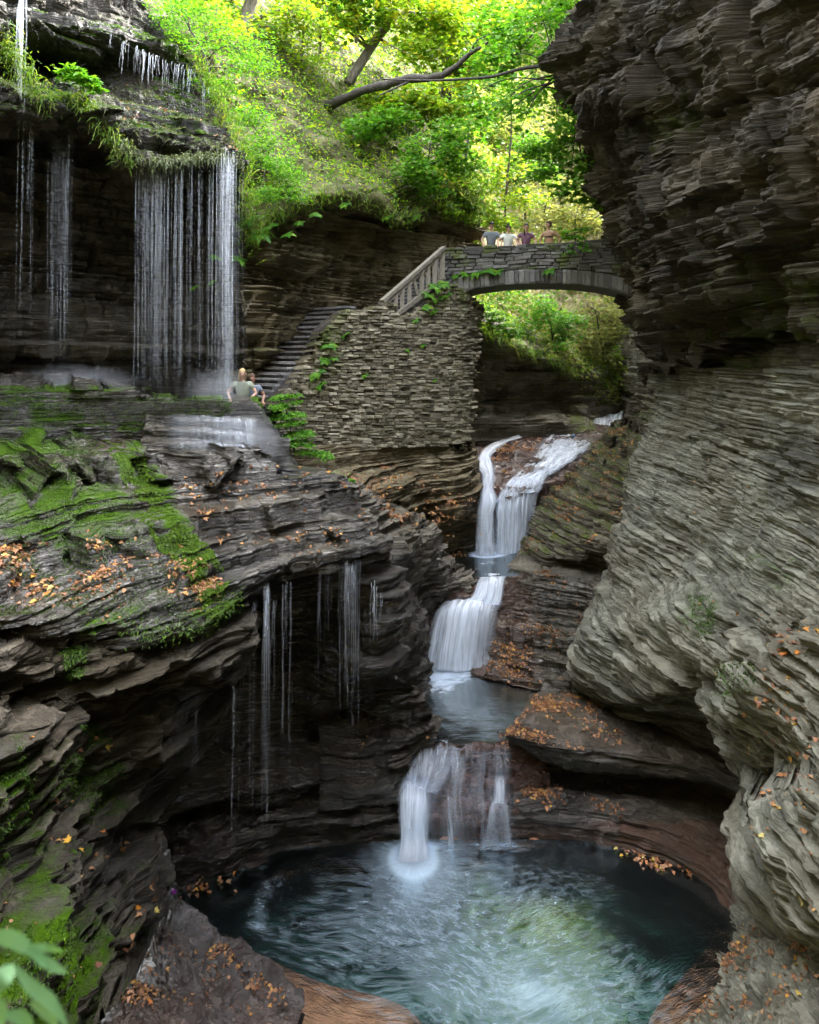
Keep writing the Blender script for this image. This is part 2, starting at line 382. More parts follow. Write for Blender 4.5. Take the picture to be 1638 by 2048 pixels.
simple('step_stone', (.04, .038, .04), (.10, .095, .098), 6, .6, .01)
simple('tread_stone', (.12, .115, .115), (.26, .25, .25), 6, .6, .01)  # treads paler than risers: light and shade put into one stone's colour
simple('soil', (.04, .04, .016), (.13, .12, .05), 2.2, .95, .1)
simple('far_ground', (.18, .15, .08), (.5, .42, .26), .8, .95, .3, (1, 1, 2))
simple('path_stone', (.06, .055, .05), (.13, .12, .1), 3, .7, .02)
def stone_mat(name, a, b, c3, sc):
    t = NT(name); p = t.pos(); r = t.attr('rnd')
    c = t.ramp(r, (0, a), (.5, b), (1, c3)); n = t.noise(t.scale(p, (1, 1, 3)), sc, 5, .65)
    c = t.mix(t.mr(n, .3, .75, 0, .6), c, (.028, .026, .022))
    g = t.noise(p, 1.6, 4, .6); mo = t.mr(t.math('ADD', t.attr('moss'), g), .66, .86, 0, .85)
    c = t.mix(mo, c, t.mix(n, (.03, .045, .008), (.1, .13, .02)))
    return t.done(t.bsdf(c, .8, t.bump(n, .02), .3))
stone_mat('wall_stone', (.10, .086, .058), (.24, .21, .145), (.4, .36, .26), 16)
stone_mat('bridge_stone', (.06, .056, .053), (.12, .115, .11), (.22, .21, .2), 16)

# water
def veil_mat(name, dens, lo, hi, su=9., sv=.35, edge=.12):
    """falling water: white streaks drawn out along the flow, clear between them"""
    t = NT(name); f = t.attr('flow', True); sp = t.new('SeparateXYZ'); t.l.new(f, sp.inputs[0]); u, v, w = sp.outputs
    cb = t.new('CombineXYZ'); t.set(cb, 0, t.math('MULTIPLY', u, su)); t.set(cb, 1, t.math('MULTIPLY', v, sv)); q = cb.outputs[0]
    cb2 = t.new('CombineXYZ'); t.set(cb2, 0, t.math('MULTIPLY', u, su*.3)); t.set(cb2, 1, t.math('MULTIPLY', v, sv*.8)); q2 = cb2.outputs[0]
    n = t.math('ADD', t.math('MULTIPLY', t.noise(q, 2.2, 6, .7, .0), .55), t.math('MULTIPLY', t.noise(q2, 2.0, 4, .55, .2), .6))
    a = t.math('MULTIPLY', t.mr(n, lo, hi), t.attr('dens')); a = t.math('MULTIPLY', a, dens)
    a = t.math('MINIMUM', a, .97)
    d = t.bsdf((.80, .85, .93), .35, spec=.5); tl = t.new('BsdfTranslucent'); t.set(tl, 'Color', (.85, .9, .97, 1))
    wsh = t.mixs(.35, d, tl.outputs[0]); tr = t.new('BsdfTransparent'); t.set(tr, 'Color', (.97, .98, 1, 1))
    return t.done(t.mixs(a, tr.outputs[0], wsh))
veil_mat('veil', 1., .43, .68, 11.)
veil_mat('veil_thick', 1.05, .38, .66, 10., .3)
veil_mat('veil_thin', .7, .5, .72, 8., .5)
veil_mat('film', .9, .42, .66, 7., 1.2)
t = NT('thread'); a = t.math('MULTIPLY', t.attr('dens'), t.mr(t.noise(t.scale(t.pos(), (6, 6, .6)), 2., 3), .3, .62, .25, 1.))
d = t.bsdf((.78, .84, .95), .3); tl = t.new('BsdfTranslucent'); t.set(tl, 'Color', (.85, .9, 1, 1)); tr = t.new('BsdfTransparent')
t.done(t.mixs(a, tr.outputs[0], t.mixs(.4, d, tl.outputs[0])))

def water_mat(name, tint, foam_col=(.62, .72, .85), bumpd=.03, su=(1.2, 7.), fr=(.5, .7), clear=.75, brk=1., radial=None, sheen=(.62, .78, .92)):
    t = NT(name); f = t.attr('flow', True); p = t.pos()
    q = t.scale(f, (su[0], su[1], 1)); n1 = t.noise(q, 1., 4, .55, .6); n2 = t.noise(t.scale(f, (su[0]*2.2, su[1]*2.5, 1)), 1.6, 4, .55, .8)
    w = t.math('ADD', t.math('MULTIPLY', n1, .6), t.math('MULTIPLY', n2, .4))
    if radial:                                             # spray running outward from the foot of the fall
        g = t.new('VectorMath', operation='SUBTRACT'); t.l.new(p, g.inputs[0]); g.inputs[1].default_value = radial
        sx = t.new('SeparateXYZ'); t.l.new(g.outputs[0], sx.inputs[0]); an = t.math('ARCTAN2', sx.outputs[0], sx.outputs[1]); ln = t.new('VectorMath', operation='LENGTH'); t.l.new(g.outputs[0], ln.inputs[0])
        cb = t.new('CombineXYZ'); t.set(cb, 0, t.math('MULTIPLY', an, 8.)); t.set(cb, 1, t.math('MULTIPLY', ln.outputs['Value'], 1.3)); r1 = t.noise(cb.outputs[0], 1.2, 3, .5, .4)
        r1 = t.math('MULTIPLY_ADD', r1, .5, .3); w = t.math('ADD', w, t.math('MULTIPLY', t.math('SUBTRACT', r1, w), t.mr(ln.outputs['Value'], .25, 1.15, 1., 0.)))
    fm = t.attr('foam'); foam = t.math('MULTIPLY', t.mr(t.math('ADD', w, t.math('MULTIPLY_ADD', fm, .36, -.2)), fr[0], fr[1]), t.mr(fm, 0., .25))
    foam = t.math('MINIMUM', t.math('MULTIPLY_ADD', foam, brk, t.math('MULTIPLY', t.mr(fm, .78, 1.), .4)), .96)
    nb = t.bump(t.math('MULTIPLY', w, t.mr(fm, 0., .3, .45, 1.)), bumpd, .7)
    gl = t.new('BsdfGlossy'); t.set(gl, 'Roughness', .18); t.set(gl, 'Normal', nb); t.set(gl, 'Color', (*sheen, 1))
    tr = t.new('BsdfTransparent'); t.set(tr, 'Color', (*tint, 1))
    fre = t.new('Fresnel'); t.set(fre, 'IOR', 1.33); t.set(fre, 'Normal', nb)
    base = t.mixs(fre.outputs[0], tr.outputs[0], gl.outputs[0])
    return t.done(t.mixs(foam, base, t.bsdf(foam_col, .4)))
water_mat('pool_water', (.82, .9, .88), su=(4.6, 17.), bumpd=.016, radial=(0.07, 13.64, 0), fr=(.36, .90), foam_col=(.5, .64, .76), brk=.58, sheen=(.42, .54, .6))
water_mat('stream_water', (.85, .87, .85), su=(1.5, 5.), sheen=(.42, .47, .48), fr=(.52, .8))
t = NT('basin'); p = t.pos(); dep = t.attr('tone'); n = t.noise(p, 5, 5, .6)
rim = t.mix(t.mr(n, .3, .7), (.26, .11, .06), (.44, .21, .12)); deep = t.mix(n, (.022, .085, .07), (.035, .125, .10))
t.done(t.bsdf(t.mix(t.mr(dep, .15, .85), rim, deep), .6, t.bump(n, .02), .3))
# ---------------------------------------------------------------- the gorge: rock sheets, rows of (x, y, depth) from top to bottom
def D(px, Y, z): return at_z(px, CZ+z, Y)                    # z measured from eye height
ZP, ZM, ZU = -9.9, -8.3, -6.3                                 # water levels of the three pools from eye height
def up(n): return sstep(.25, .75, n[:, 2])

def paint_shelf(at, x, y, p, n):
    u = up(n)
    strip = np.maximum.reduce([blob(x, y, 300+.45*(y-930), y, 34, 1e4)*(y > 880)*(y < 1230), blob(x, y, 440, 1210, 60, 60)])
    at['moss'] = .24*u+.5*strip+.42*blob(x, y, 110, 1060, 190, 120)+.25*blob(x, y, 120, 960, 220, 60)+.25*blob(x, y, 250, 1240, 260, 45)+.36*(y < 905)*(y > 770)+.2*blob(x, y, 150, 850, 140, 60)
    at['moss'] -= .25*blob(x, y, 620, 1010, 180, 120)+.5*blob(x, y, 370, 900, 120, 28)+.5*blob(x, y, 210, 885, 120, 25)
    at['wet'] = .95+.2*blob(x, y, 560, 980, 250, 150)+.3*blob(x, y, 300, 900, 200, 60)-.2*blob(x, y, 100, 1150, 200, 100)
    at['moss'] += .1*blob(x, y, 560, 1080, 200, 60)-.03*(x < 420)*(y > 905)-.08*(x > 480)+.35*fbm(p[:, 0]*1.1, p[:, 1]*1.1, p[:, 2]*2.2, 3, 66); at['tone'] = .1*vnoise(p[:, 0]*1.2, p[:, 1]*1.2, p[:, 2]*4, 61)
rock_sheet('rock_shelf', [
    [(-600,735,13.0),(0,742,14.6),(230,762,15.2),(300,784,15.6),(462,794,16.0),(570,812,16.7)],
    [(-600,752,12.0),(0,757,13.4),(110,757,13.8),(230,775,14.2),(300,792,14.6),(470,806,15.1),(566,824,16.0)],
    [(-600,830,11.9),(0,830,13.3),(210,835,14.15),(300,838,14.5),(470,842,15.0),(545,860,15.7)],
    [(-600,898,11.8),(0,888,13.15),(180,866,14.0),(290,888,14.3),(490,905,14.6),(590,920,15.2)],
    [(-600,912,11.4),(0,902,12.6),(185,876,13.5),(290,900,13.7),(500,918,13.9),(592,928,14.9)],
    [(-600,960,10.2),(0,945,11.3),(200,925,12.3),(380,955,12.6),(560,950,13.3),(710,962,14.2)],
    [(-600,1050,8.8),(0,1030,9.7),(200,1040,10.6),(400,1050,11.3),(560,1050,12.2),(750,1035,13.4)],
    [(-600,1150,7.8),(0,1130,8.6),(200,1135,9.4),(380,1130,10.3),(540,1115,11.4),(700,1085,12.4),(785,1072,13.2)],
    [(-600,1260,6.9),(0,1240,7.7),(150,1265,8.3),(330,1262,9.2),(440,1225,9.9),(478,1190,10.4),(535,1152,11.0),(600,1135,11.6),(700,1115,12.2),(775,1100,12.9)],
    [(-600,1290,7.6),(0,1280,8.6),(150,1300,9.2),(330,1292,10.3),(440,1262,10.9),(486,1215,11.2),(540,1166,11.6),(605,1150,12.2),(700,1130,12.8),(780,1115,13.4)],
  ], paint=paint_shelf, mat=M['rock_shelfm'], terr=None, lump=(.5,.2), fine=(6.,.02), align=.016, steps=(.2, .75, .6), beds=((.2,.5,.06),(.12,.3,.035),(.08,.2,.015)))

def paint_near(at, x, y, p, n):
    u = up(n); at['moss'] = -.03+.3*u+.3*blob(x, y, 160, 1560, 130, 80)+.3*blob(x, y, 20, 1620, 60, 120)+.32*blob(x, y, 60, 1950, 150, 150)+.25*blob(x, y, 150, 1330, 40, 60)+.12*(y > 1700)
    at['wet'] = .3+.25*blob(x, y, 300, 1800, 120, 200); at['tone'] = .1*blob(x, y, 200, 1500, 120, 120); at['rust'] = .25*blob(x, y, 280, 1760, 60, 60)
rock_sheet('cliff', [
    [(-600,1215,7.9),(0,1210,8.8),(150,1235,9.4),(330,1235,10.2),(440,1210,10.7),(480,1185,11.0),(474,1200,11.9)],
    [(-600,1262,7.2),(0,1255,8.1),(150,1276,8.7),(330,1270,9.6),(440,1234,10.2),(480,1194,10.6),(474,1206,11.6)],
    [(-600,1350,6.6),(0,1330,7.5),(150,1340,8.3),(300,1330,9.0),(420,1320,9.7),(474,1330,10.5),(458,1345,11.9)],
    [(-600,1400,6.7),(0,1390,7.7),(140,1400,8.6),(280,1400,9.5),(380,1395,10.3),(440,1390,10.9),(425,1395,12)],
    [(-600,1480,6.3),(0,1460,7.2),(150,1450,8.4),(280,1460,9.4),(360,1450,10.0),(403,1440,10.7),(392,1445,12.2)],
    [(-600,1620,6.1),(0,1600,7.1),(120,1590,8.3),(220,1580,9.3),(300,1570,10.2),(338,1555,10.9),(325,1565,12.3)],
    [(-600,1700,6.1),(0,1690,7.1),(120,1680,8.4),(220,1660,9.6),(270,1650,10.4),(300,1640,11),(294,1645,12.5)],
    [(-600,1770,5.7),(0,1770,6.7),(120,1750,8.0),(220,1730,9.3),(290,1720,10.3),(322,1735,11),(316,1740,12.5)],
    [(-600,1900,5.4),(0,1880,6.4),(120,1860,7.7),(220,1830,8.9),(290,1810,10.1),(324,1795,11),(316,1800,12.5)],
    [(-600,2040,5.0),(0,2020,6.0),(100,1990,7.3),(180,1960,8.5),(260,1900,9.7),(312,1860,10.7),(310,1860,12)],
    [(-600,2350,4.5),(0,2350,5.3),(60,2250,6.2),(130,2120,7.6),(230,2010,9.0),(290,1960,9.9),(300,1950,11)],
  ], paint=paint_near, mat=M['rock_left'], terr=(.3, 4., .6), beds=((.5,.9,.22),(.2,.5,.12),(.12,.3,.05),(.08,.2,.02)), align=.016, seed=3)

def paint_cavern(at, x, y, p, n):
    at['wet'] = .8+.3*(y > 1380)+.2*blob(x, y, 740, 1300, 60, 120); at['moss'] = .2*blob(x, y, 700, 1290, 60, 90)-.2*(y > 1400); at['rust'] = .35*sstep(1600, 1680, y)+.3*blob(x, y, 740, 1480, 60, 90)
    at['tone'] = -.15
rock_sheet('cavern', [
    [(430,1222,10.2),(480,1192,10.5),(537,1155,11.1),(600,1138,11.7),(700,1118,12.3),(772,1104,13.0),(790,1095,13.6)],
    [(330,1270,12.0),(470,1225,11.9),(540,1185,12.1),(610,1172,12.4),(700,1160,12.7),(770,1150,13.1),(792,1150,13.6)],
    [(330,1300,13.0),(480,1290,13.6),(600,1250,13.7),(680,1215,13.5),(765,1215,13.1),(798,1240,13.7)],
    [(320,1400,13.5),(480,1380,14.2),(600,1340,14.3),(690,1300,13.4),(760,1290,12.9),(800,1290,13.6)],
    [(310,1480,13.6),(480,1450,14.3),(600,1430,14.6),(690,1380,13.8),(745,1370,13.4),(790,1345,13.9)],
    [(300,1560,13.4),(450,1530,14.0),(590,1490,14.6),(690,1430,14.7),(760,1400,14.5),(840,1380,14.7)],
    [(300,1620,12.9),(450,1580,13.6),(600,1550,14.0),(700,1500,14.2),(790,1460,14.4),(870,1450,14.9)],
    [(310,1640,12.8),(450,1600,13.4),(600,1572,13.8),(700,1545,14.0),(780,1520,14.1),(840,1490,14.7)],
    [(310,1660,13.0),(450,1625,13.8),(600,1592,14.2),(700,1570,14.3),(780,1550,14.3),(840,1540,14.7)],
    [(310,1700,12.7),(450,1655,13.4),(600,1622,13.8),(700,1607,13.95),(790,1600,14.05),(840,1600,14.4)],
    [D(320,12.6,-9.5),D(400,13.1,-9.5),D(500,13.6,-9.45),D(600,13.85,-9.4),D(700,13.95,-9.4),D(800,14.05,-9.4),D(850,14.2,-9.4)],
    [D(330,12.7,-10.3),D(400,13.15,-10.3),D(500,13.62,-10.3),D(600,13.9,-10.3),D(700,14.0,-10.3),D(800,14.1,-10.3),D(850,14.2,-10.3)],
  ], paint=paint_cavern, mat=M['rock_stream'], terr=(.3, 4., .5), beds=((.5,1.4,.18),(.2,.7,.10),(.12,.4,.05),(.08,.3,.02)), seed=5, step=3.)

def paint_slab(at, x, y, p, n):
    at['wet'] = np.full(len(x), .9); at['rust'] = np.full(len(x), .42); at['moss'] = np.full(len(x), -.2)
rock_sheet('rock_slab', [
    [D(240,12.4,-10.4),D(335,12.3,-10.4),D(400,11.7,-10.4),D(480,11.1,-10.4),D(560,10.6,-10.4),D(606,10.2,-10.4)],
    [(250,1795,12.3),(335,1785,12.2),(400,1832,11.6),(480,1892,11.0),(560,1948,10.5),(604,1985,10.1)],
    [(210,1850,11.2),(300,1850,11.3),(390,1880,11.0),(470,1930,10.6),(540,1970,10.3),(606,2005,9.95)],
    [(170,1930,10.0),(280,1920,10.2),(380,1950,10.1),(470,1990,10.0),(540,2015,9.9),(600,2030,9.8)],
    [(100,2060,8.4),(250,2030,8.8),(380,2060,8.9),(480,2080,9.0),(540,2085,9.1),(585,2085,9.2)],
    [(60,2300,6.8),(250,2250,7.2),(380,2230,7.5),(480,2220,7.8),(540,2200,8.1),(580,2180,8.4)],
    [D(60,6.8,-10.4),D(250,7.0,-10.4),D(380,7.3,-10.4),D(480,7.6,-10.4),D(560,8.2,-10.4),D(600,8.6,-10.4)],
  ], paint=paint_slab, mat=M['rock_stream'], terr=(.12, 4., .5), lump=(1.6,.14), beds=((.2,.5,.05),(.08,.3,.03)), fine=(9.,.035), seed=8)

def paint_left_cliff(at, x, y, p, n):
    u = up(n); at['moss'] = .5*u+.32*blob(x, y, 330, 260, 150, 60)+.45*blob(x, y, 40, 160, 70, 90)+.3*blob(x, y, 160, 180, 60, 50)+.35*blob(x, y, 200, 70, 170, 30)-.2*(y > 420)-.15*(y<-20)+.5*blob(x,y,360,120,60,120)
    at['wet'] = .5+.2*blob(x, y, 350, 220, 100, 40); at['tone'] = -.06+.22*blob(x, y, 240, 660, 200, 90); at['rust'] = .12*(y > 450)
rock_sheet('cliff', [
    [(-900,-900,11),(-300,-900,15),(0,-900,19),(150,-900,24)],
    [(-700,-100,11.5),(0,-100,15.2),(120,-100,16.4),(235,-60,19.0)],
    [(-700,20,11.5),(0,15,15),(150,30,16.2),(310,30,18.2)],
    [(-700,60,9.6),(0,20,13),(60,38,14.2),(200,62,15.4),(300,92,16.4),(392,128,17.4)],
    [(-700,110,9.8),(0,60,13.2),(60,70,14.5),(200,96,15.6),(300,112,16.5),(398,140,17.4)],
    [(-700,150,10.8),(0,105,15),(60,118,15.9),(200,135,16.4),(310,140,17.0),(404,150,17.4)],
    [(-700,185,10.8),(0,140,14.9),(60,165,15.4),(200,180,16.1),(330,182,16.6),(428,205,17.2)],
    [(-700,260,9.4),(0,180,12.9),(70,195,13.8),(130,172,14.2),(200,215,14.8),(330,240,15.5),(460,270,16.6)],
    [(-700,330,9.0),(0,228,12.8),(80,240,13.5),(150,205,14.0),(225,262,14.4),(285,322,14.6),(370,322,15.2),(440,315,15.7),(484,328,16.5)],
    [(-700,350,9.6),(0,262,14.0),(80,280,14.5),(150,248,14.8),(225,300,15.2),(285,345,15.4),(370,345,16.0),(440,345,16.4),(487,352,16.7)],
    [(-700,420,10.6),(0,330,15.0),(80,350,15.6),(150,340,15.9),(225,370,16.4),(285,390,16.8),(370,400,17.2),(440,395,17.4),(491,400,17.1)],
    [(-700,560,10.8),(0,540,15.2),(150,550,16.3),(280,560,17.2),(400,560,17.7),(493,560,17.5)],
    [(-700,690,11.0),(0,680,15.3),(150,690,16.3),(280,690,17.2),(400,690,17.6),(494,690,17.6)],
    [(-700,720,11.6),(0,712,16.0),(150,715,17.0),(280,720,17.8),(400,720,18.1),(494,720,17.9)],
    [(-700,850,11.4),(0,850,16.0),(150,860,17.0),(280,860,17.8),(400,860,18.1),(494,860,17.9)],
  ], paint=paint_left_cliff, mat=M['rock_left'], terr=(.3, 4., .8), lump=(.5,.3), beds=((.5,.9,.26),(.2,.45,.15),(.12,.26,.07),(.08,.2,.02)), seed=11)

def paint_hill(at, x, y, p, n): at['moss'] = .35+.2*(y < 100)-.3*blob(x, y, 640, 160, 90, 60)-.3*blob(x, y, 700, 250, 60, 60)
rock_sheet('hillside', [
    [(-200,-130,34),(200,-130,36),(480,-130,40),(900,-130,48),(1200,-130,56)],
    [(0,-120,25),(200,-120,25),(480,-120,29),(900,-120,37),(1200,-120,44)],
    [(230,0,20.8),(290,0,20.2),(450,0,24),(650,0,28.5),(850,0,34),(1030,0,40)],
    [(370,200,19.5),(430,200,19),(560,200,20.9),(700,200,25),(900,200,31),(1020,200,37)],
    [(440,350,18.8),(489,350,18.3),(600,350,19.4),(760,350,22),(920,350,28),(1000,350,34)],
    [(450,475,18.2),(494,470,17.5),(560,425,17.8),(650,392,18.8),(740,402,20),(800,440,21),(870,400,22.5),(950,440,25.5)],
    [(450,500,18.6),(496,490,18),(562,440,18.3),(650,408,19.3),(740,418,20.5),(800,455,21.5),(872,415,23),(955,470,26)],
  ], paint=paint_hill, mat=M['soil'], terr=None, lump=(.7,.5), beds=((.5,.9,.12),), step=6, seed=14)
def paint_cave(at, x, y, p, n): at['moss'] = .35*up(n)+.1*(y > 620); at['tone'] = .12*blob(x, y, 830, 520, 80, 80)-.1*blob(x, y, 760, 480, 70, 50); at['wet'] = np.full(len(x), .1)
rock_sheet('cliff', [
    [(430,470,18.6),(500,464,17.8),(562,415,18.4),(650,385,19.6),(740,395,20.8),(800,430,21.9),(872,390,23.4),(955,420,26)],
    [(430,515,18.6),(500,515,17.8),(565,480,19.0),(650,440,20.5),(740,450,21.9),(800,480,22.8),(878,450,23.4),(955,480,26)],
    [(430,560,18.6),(505,560,17.9),(580,540,19.4),(660,520,20.9),(740,520,22.2),(810,520,23),(880,500,23.4),(955,520,26)],
    [(430,640,18.7),(505,640,18.0),(590,630,19.7),(670,610,21.1),(750,600,22.4),(820,570,23.2),(890,545,23.6),(955,560,26)],
    [(430,700,18.7),(505,700,18.1),(590,720,19.8),(680,690,21.3),(760,660,22.6),(830,620,23.4),(900,600,23.8),(955,620,26)],
    [(430,860,18.7),(505,860,18.2),(590,860,20),(680,860,21.5),(760,860,22.8),(830,860,23.6),(900,860,24),(955,860,26)],
  ], paint=paint_cave, mat=M['rock_cave'], terr=(.3,4.,.5), lump=(.8,.4), beds=((.5,.8,.3),(.2,.45,.14),(.12,.3,.05)), align=.028, seed=17)

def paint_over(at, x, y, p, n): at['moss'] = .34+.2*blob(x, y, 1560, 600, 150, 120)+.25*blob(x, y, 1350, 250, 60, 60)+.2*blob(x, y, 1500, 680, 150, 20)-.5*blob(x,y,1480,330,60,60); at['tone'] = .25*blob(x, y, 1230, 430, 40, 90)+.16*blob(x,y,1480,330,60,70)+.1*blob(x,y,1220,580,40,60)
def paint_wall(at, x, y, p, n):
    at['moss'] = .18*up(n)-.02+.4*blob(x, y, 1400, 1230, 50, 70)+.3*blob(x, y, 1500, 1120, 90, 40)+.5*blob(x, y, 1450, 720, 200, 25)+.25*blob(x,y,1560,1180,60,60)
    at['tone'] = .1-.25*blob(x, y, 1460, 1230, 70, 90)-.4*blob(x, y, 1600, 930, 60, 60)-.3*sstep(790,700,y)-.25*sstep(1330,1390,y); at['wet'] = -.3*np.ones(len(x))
rock_sheet('cliff', [  # hidden far column and raised top added to block the sun
    [(1360,-160,33),(1300,-900,27),(1250,-1200,22),(1500,-1200,14),(1800,-1200,9),(2600,-1000,5)],
    [(1360,-110,33),(1240,-250,26),(1180,-300,21),(1300,-300,16),(1450,-300,13.2),(1638,-300,10.6),(2600,-300,5)],
    [(1360,0,33),(1260,0,26),(1168,0,20),(1300,0,15.7),(1450,0,12.9),(1638,0,10.5),(2600,0,5)],
    [(1360,100,33),(1230,100,26),(1134,100,19.2),(1300,100,15.4),(1450,110,12.8),(1638,100,10.4),(2600,100,5)],
    [(1360,180,33),(1230,180,26),(1134,175,19.2),(1290,180,15.6),(1450,190,12.9),(1638,180,10.4),(2600,180,5)],
    [(1360,240,33),(1260,240,26),(1192,236,20),(1300,230,16.0),(1450,240,12.9),(1638,230,10.2),(2600,230,4.9)],
    [(1360,330,33),(1260,330,26),(1184,335,19.8),(1300,330,15.8),(1450,330,12.7),(1638,330,10.1),(2600,330,4.9)],
    [(1360,440,33),(1280,440,26),(1208,440,20.2),(1310,440,16.2),(1450,440,12.8),(1638,440,10.1),(2600,440,4.9)],
    [(1360,500,33),(1300,500,26),(1236,510,20.8),(1320,500,16.4),(1460,500,12.9),(1638,500,10.1),(2600,500,4.9)],
    [(1360,600,33),(1310,600,26),(1264,600,21.2),(1340,590,16.8),(1470,580,13.0),(1638,590,10.1),(2600,600,4.9)],
    [(1370,690,33),(1330,690,26),(1296,690,21.4),(1370,670,17.0),(1490,650,13.2),(1638,640,10.2),(2600,650,5)],
    [(1370,745,33),(1330,745,26),(1290,750,20.8),(1345,735,17.4),(1450,712,14.1),(1638,680,10.5),(2600,680,5.1)],
    [(1370,748,33),(1330,748,26),(1300,752,22),(1350,730,18.8),(1455,705,15.4),(1638,672,11.8),(2600,680,6)],
    [(1385,762,33),(1350,765,27),(1312,770,23.5),(1362,752,20.5),(1466,728,17),(1640,698,13.2),(2600,715,7)],
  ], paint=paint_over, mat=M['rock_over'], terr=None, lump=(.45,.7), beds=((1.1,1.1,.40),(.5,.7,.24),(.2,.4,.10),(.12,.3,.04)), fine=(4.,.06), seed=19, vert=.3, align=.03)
rock_sheet('cliff', [  # hidden far column added to stop sun passing under the overhang
    [(1390,715,30),(1330,715,23.5),(1305,725,22.3),(1355,705,19.5),(1455,680,16.2),(1638,650,12.4),(2600,650,6.4)],
    [(1390,735,30),(1330,735,22.6),(1300,765,21.2),(1350,742,18.4),(1450,716,15.2),(1638,684,11.5),(2600,690,5.7)],
    [(1390,800,30),(1330,800,22),(1316,806,20.6),(1375,770,17.6),(1470,745,14.5),(1638,720,11.2),(2600,710,5.6)],
    [(1360,870,30),(1300,870,22),(1290,862,19.9),(1385,850,16.8),(1490,830,13.7),(1638,810,10.9),(2600,800,5.4)],
    [(1360,930,30),(1300,930,21),(1262,930,19.2),(1370,930,16.2),(1490,920,13.3),(1638,910,10.6),(2600,920,5.2)],
    [(1390,1030,30),(1280,1030,21),(1246,1030,18.6),(1350,1030,15.6),(1480,1030,12.9),(1638,1030,10.3),(2600,1050,5)],
    [(1360,1160,30),(1250,1160,20),(1206,1165,17.7),(1320,1160,15.2),(1450,1150,12.6),(1638,1140,9.9),(2600,1200,4.7)],
    [(1300,1290,30),(1190,1290,19),(1152,1290,16.9),(1250,1270,14.6),(1370,1230,12.5),(1480,1230,11.2),(1638,1230,9.5),(2600,1300,4.4)],
    [(1300,1360,30),(1190,1360,18.6),(1152,1360,16.7),(1200,1385,15.7),(1300,1370,13.6),(1400,1330,11.7),(1500,1330,10.6),(1638,1320,9.1),(2600,1400,4.1)],
    [(1300,1385,30),(1190,1385,18.6),(1160,1385,16.9),(1205,1408,16.2),(1300,1410,14.6),(1400,1400,13.2),(1500,1400,12),(1638,1400,11),(2600,1460,5)],
    [(1310,1400,30),(1200,1400,18.6),(1175,1405,17.2),(1215,1425,16.8),(1300,1440,15.9),(1400,1450,15),(1500,1460,14),(1638,1480,12.6),(2600,1560,6)],
    [(1310,1420,30),(1210,1420,19.5),(1185,1425,18.4),(1222,1445,18.0),(1305,1465,17.4),(1405,1478,16.6),(1505,1495,15.6),(1640,1510,14.2),(2600,1620,7)],
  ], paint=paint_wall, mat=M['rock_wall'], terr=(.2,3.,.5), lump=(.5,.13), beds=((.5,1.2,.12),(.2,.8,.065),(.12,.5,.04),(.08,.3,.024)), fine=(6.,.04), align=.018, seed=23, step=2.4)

def paint_mass(at, x, y, p, n):
    at['moss'] = .22*up(n)+.45*blob(x, y, 1450, 1370, 50, 40)+.12*blob(x, y, 1560, 1450, 90, 90)+.15*blob(x, y, 1500, 1640, 60, 120)-.1; at['tone'] = np.full(len(x), .06); at['wet'] = np.full(len(x), -.3)
rock_sheet('cliff', [
    [(1420,1290,13),(1425,1268,11.4),(1500,1255,10.6),(1638,1240,9.4),(2600,1300,4.3)],
    [(1425,1345,13.4),(1424,1335,11.3),(1470,1328,10.5),(1540,1320,9.6),(1638,1300,8.8),(2600,1400,4.2)],
    [(1430,1400,13.4),(1428,1390,11.1),(1470,1395,10.2),(1550,1390,9.3),(1638,1370,8.5),(2600,1480,4.1)],
    [(1440,1450,13.4),(1440,1445,11.2),(1480,1445,10.5),(1550,1430,9.4),(1638,1430,8.4),(2600,1560,4.0)],
    [(1470,1500,13.2),(1452,1490,11.2),(1500,1505,10.6),(1560,1490,9.5),(1638,1480,8.2),(2600,1620,3.9)],
    [(1500,1540,13),(1486,1528,11.3),(1530,1540,10.9),(1580,1530,9.7),(1638,1540,8.4),(2600,1700,3.9)],
    [(1510,1560,12.8),(1500,1552,10.9),(1540,1560,9.6),(1590,1565,8.7),(1660,1580,7.9),(2600,1760,3.8)],
    [(1490,1640,12.6),(1480,1625,10.5),(1520,1620,9.4),(1580,1625,8.4),(1660,1650,7.6),(2600,1860,3.7)],
    [(1480,1700,12.4),(1470,1690,10.4),(1505,1700,9.3),(1570,1720,8.2),(1660,1740,7.3),(2600,1980,3.6)],
    [(1510,1770,12.2),(1500,1765,10.3),(1530,1780,9.3),(1580,1800,8.3),(1660,1820,7.3),(2600,2100,3.6)],
    [(1560,1830,12),(1545,1820,10.2),(1575,1830,9.6),(1610,1840,8.9),(1660,1860,8.2),(2600,2200,4.2)],
    [(1560,1860,12),(1550,1850,11.0),(1580,1860,10.7),(1620,1870,10.2),(1680,1890,9.6),(2600,2300,5.2)],
    [(1560,1890,13),(1556,1885,12.4),(1590,1895,12.0),(1630,1905,11.6),(1700,1925,10.8),(2600,2400,6)],
  ], paint=paint_mass, mat=M['rock_wall'], terr=None, lump=(.6,.15), beds=((.5,1.0,.16),(.2,.6,.09),(.12,.4,.05),(.08,.25,.015)), align=.016, steps=(.3, .55, .8), seed=27, step=2.4)
